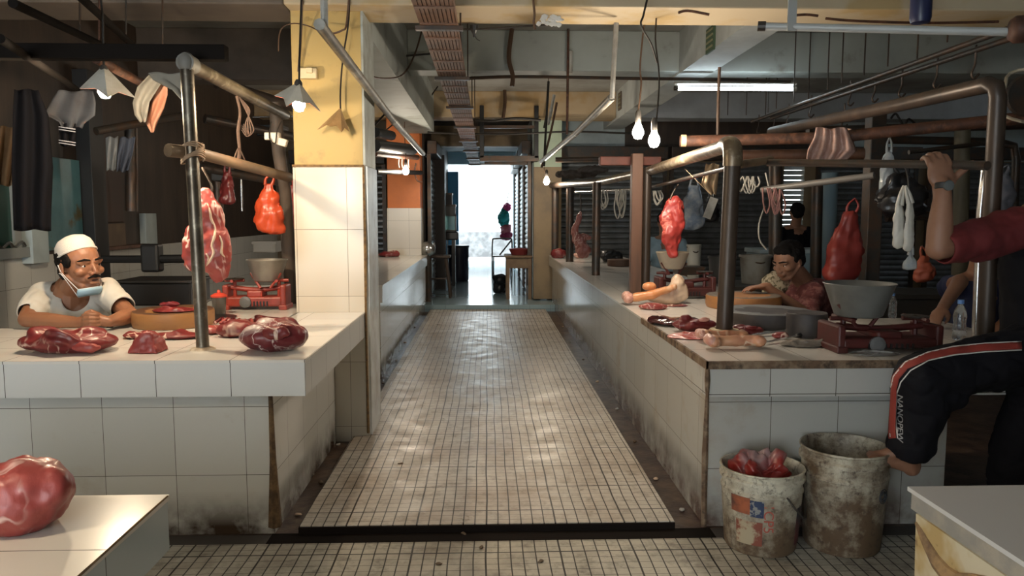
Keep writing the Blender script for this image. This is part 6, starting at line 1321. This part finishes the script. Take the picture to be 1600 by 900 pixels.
# shirt: black body, dark red sleeves
BLT = MAT('black_tee', (.005, .005, .007), .9, spec=.2); REDS = MAT('dark_red_sleeve', (.14, .014, .014), .8, c2=(.10, .010, .012), scale=5)
bm = BM(); ell(bm, P(1648, 425, 3.06), (.225, .165, .23)); cap(bm, P(1648, 440, 3.06), P(1648, 580, 3.04), .19, .205); cap(bm, P(1650, 370, 3.07), P(1600, 385, 3.03), .10, .07)
bm = remesh(bm, .009, 4); rough_up(bm, .012, 8, 3); obj('t_shirt', bm, BLT, t, smooth=180)
bm = BM(); cap(bm, sl, el_+(sl-el_)*.10, .090, .070); cap(bm, P(1632, 352, 3.06), sl, .095, .088); cap(bm, P(1665, 350, 3.08), P(1632, 352, 3.06), .09, .095)
ell(bm, sl+(el_-sl)*.5+Vector((0, 0, -.045)), (.11, .05, .05)); cap(bm, P(1640, 350, 3.08), sr, .10, .088); cap(bm, sr, er, .085, .07)
bm = remesh(bm, .008, 4); rough_up(bm, .014, 9, 7)
cut(bm, lambda p: (p-el_).dot((sl-el_).normalized()) < .012)
bmesh.ops.solidify(bm, geom=list(bm.faces), thickness=.004)
sv = obj('red_sleeve', bm, REDS, t, smooth=180)
# track pants
BLP = MAT('black_tracksuit', (.006, .006, .009), .8, spec=.2)
bm = BM(); cap(bm, hp, kn+Vector((.01, 0, 0)), .135, .10); chain(bm, [kn, P(1440, 640, 2.92), P(1422, 695, 2.90), an+Vector((.018, 0, -.005))], [.10, .105, .085, .074])
ell(bm, P(1470, 610, 2.93), (.10, .09, .09)); cap(bm, P(1655, 550, 3.05), k2, .135, .10); cap(bm, k2, a2, .10, .085); ell(bm, P(1650, 550, 3.04), (.19, .15, .14))
bm = remesh(bm, .009, 4)
cut(bm, lambda p: p.z < (an.z-.035) and p.x < kn.x+.18)
rough_up(bm, .014, 8, 11, ridge=1.2)
bvh = BVHTree.FromBMesh(bm)
bm2 = bm.copy(); bmesh.ops.solidify(bm2, geom=list(bm2.faces), thickness=.004); pants = obj('track_pants', bm2, BLP, t, smooth=180)
def onpants(px, py, off=.003):
    d = ray(px, py).normalized(); h = bvh.ray_cast(CO, d, 6)
    if h[0] is None: return None
    n = h[1] if h[1].dot(d) < 0 else -h[1]; return h[0]+n*off
def band(pts, w, mat, name, th=.002, n=6):
    """a strip of trim laid on the cloth along a line, w pixels wide"""
    q = []
    for i in range(len(pts)-1):
        for k in range(n): u = k/n; q.append((pts[i][0]*(1-u)+pts[i+1][0]*u, pts[i][1]*(1-u)+pts[i+1][1]*u))
    q.append(pts[-1]); rows = []
    for i, (x, y) in enumerate(q):
        a = q[max(i-1, 0)]; b = q[min(i+1, len(q)-1)]; dx, dy = b[0]-a[0], b[1]-a[1]; L = math.hypot(dx, dy); nx, ny = -dy/L, dx/L
        r = [onpants(x+nx*w*s, y+ny*w*s) for s in (-.5, -.25, 0, .25, .5)]
        if all(r): rows.append(r)
    if len(rows) > 1: bm = BM(); sheet(bm, rows, th); obj(name, bm, mat, pants, smooth=180)
STRR = MAT('stripe_red', (.26, .035, .025), .7); STRW = MAT('piping_white', (.60, .58, .56), .7)
top = [(1596, 540), (1540, 543), (1490, 548), (1450, 557), (1415, 572), (1400, 590), (1394, 615), (1392, 650), (1395, 685)]
band(top, 11, STRR, 'red_stripe'); band([(x+(-3 if i > 4 else 0), y-(6 if i < 5 else 2)) for i, (x, y) in enumerate(top)], 1.6, STRW, 'white_piping')
band([(x+(8 if i > 3 else 0), y+(7 if i < 6 else 0)) for i, (x, y) in enumerate(top)], 1.6, STRW, 'white_piping')
# the lettering down the shin
cu = bpy.data.curves.new('t', 'FONT'); cu.body = 'NANOPEW'; cu.size = 1; cu.align_x = 'CENTER'; cu.align_y = 'CENTER'; cu.shear = .3
o = bpy.data.objects.new('t', cu); COL.objects.link(o); bpy.context.view_layer.update(); me = bpy.data.meshes.new_from_object(o.evaluated_get(bpy.context.evaluated_depsgraph_get())); bpy.data.objects.remove(o)
bm = BM(); bm.from_mesh(me); bmesh.ops.triangulate(bm, faces=bm.faces); 
w_ = max(v.co.x for v in bm.verts)-min(v.co.x for v in bm.verts); ok = True; K = 76/w_
for v in bm.verts:
    q = onpants(1407-v.co.y*12*-1, 652+v.co.x*K, .003)
    if q is None: ok = False; break
    v.co = q
if ok: bmesh.ops.solidify(bm, geom=list(bm.faces), thickness=.0015); obj('shin_lettering', bm, MAT('letter_grey', (.30, .30, .31), .7), pants)
else: bm.free()
# ------------------------------------------------------------------ people deeper in the hall
def sitter(label, hx, hy, hs, yaw, pitch, Y, shirt, mat, skin=SK2, w=.19, arm=None, low=.95, sleeve=.9):
    s = Y/FPX; hc_ = P(hx, hy, Y); M = headM(hc_, hs, yaw, pitch); t = T('person', label, 'person', hc_-Vector((0, 0, .7)))
    n_ = hc_+Vector((0, .03, -.19)); L, Rr = n_+Vector((-w, 0, -.06)), n_+Vector((w, 0, -.06))
    bm = BM(); head_prims(bm, M); cap(bm, M@Vector((0, .1, -.25)), n_, .06, .065); cap(bm, n_, L, .055, .06); cap(bm, n_, Rr, .055, .06); cap(bm, n_+Vector((0, 0, -.12)), n_+Vector((0, 0, -low)), .13, .14)
    arms = arm or [(L+Vector((-.05, -.05, -.25)), L+Vector((.03, -.25, -.32))), (Rr+Vector((.05, -.05, -.25)), Rr+Vector((-.03, -.25, -.32)))]
    for S_, (E_, W_) in zip((L, Rr), arms):
        chain(bm, [S_, E_, W_], [.056, .044, .028]); hand(bm, W_, (W_-E_), (0, 0, -1), 1, .4)
    bm = remesh(bm, .009, 3); obj('body', bm, skin, t, smooth=180); hair_part(t, M); head_parts(t, M)
    bm = BM(); ell(bm, n_+Vector((0, 0, -.16)), (w+.02, .13, .17)); cap(bm, n_+Vector((0, 0, -.2)), n_+Vector((0, .02, -low-.04)), .16, .17); cap(bm, n_+Vector((0, 0, -.06)), L, .07, .075); cap(bm, n_+Vector((0, 0, -.06)), Rr, .07, .075)
    for S_, (E_, W_) in zip((L, Rr), arms): cap(bm, S_, S_+(E_-S_)*sleeve, .075, .06)
    bm = remesh(bm, .011, 4); rough_up(bm, .016, 8, 2); obj(shirt, bm, mat, t, smooth=180); return t
sitter('person in a pale blue shirt sitting behind the hanging bright red beef', 1040, 348, .25, 10, 15, 9.0, 'shirt', MAT('pale_blue_shirt', (.28, .38, .44), .8), w=.20)
sitter('dark silhouette of a person sitting before the bright gap in the back wall', 1245, 332, .24, 170, 0, 9.6, 'shirt', MC['black_cloth'], w=.17)
a = [(P(1500, 440, 4.15), P(1472, 482, 4.0)), (P(1590, 450, 4.2), P(1570, 500, 4.0))]
sitter('person in navy bent down behind the raised arm, tan forearm showing', 1536, 384, .25, 150, 20, 4.4, 'shirt', MAT('navy_shirt', (.012, .018, .06), .8), w=.16, arm=a, sleeve=.4, low=.45)
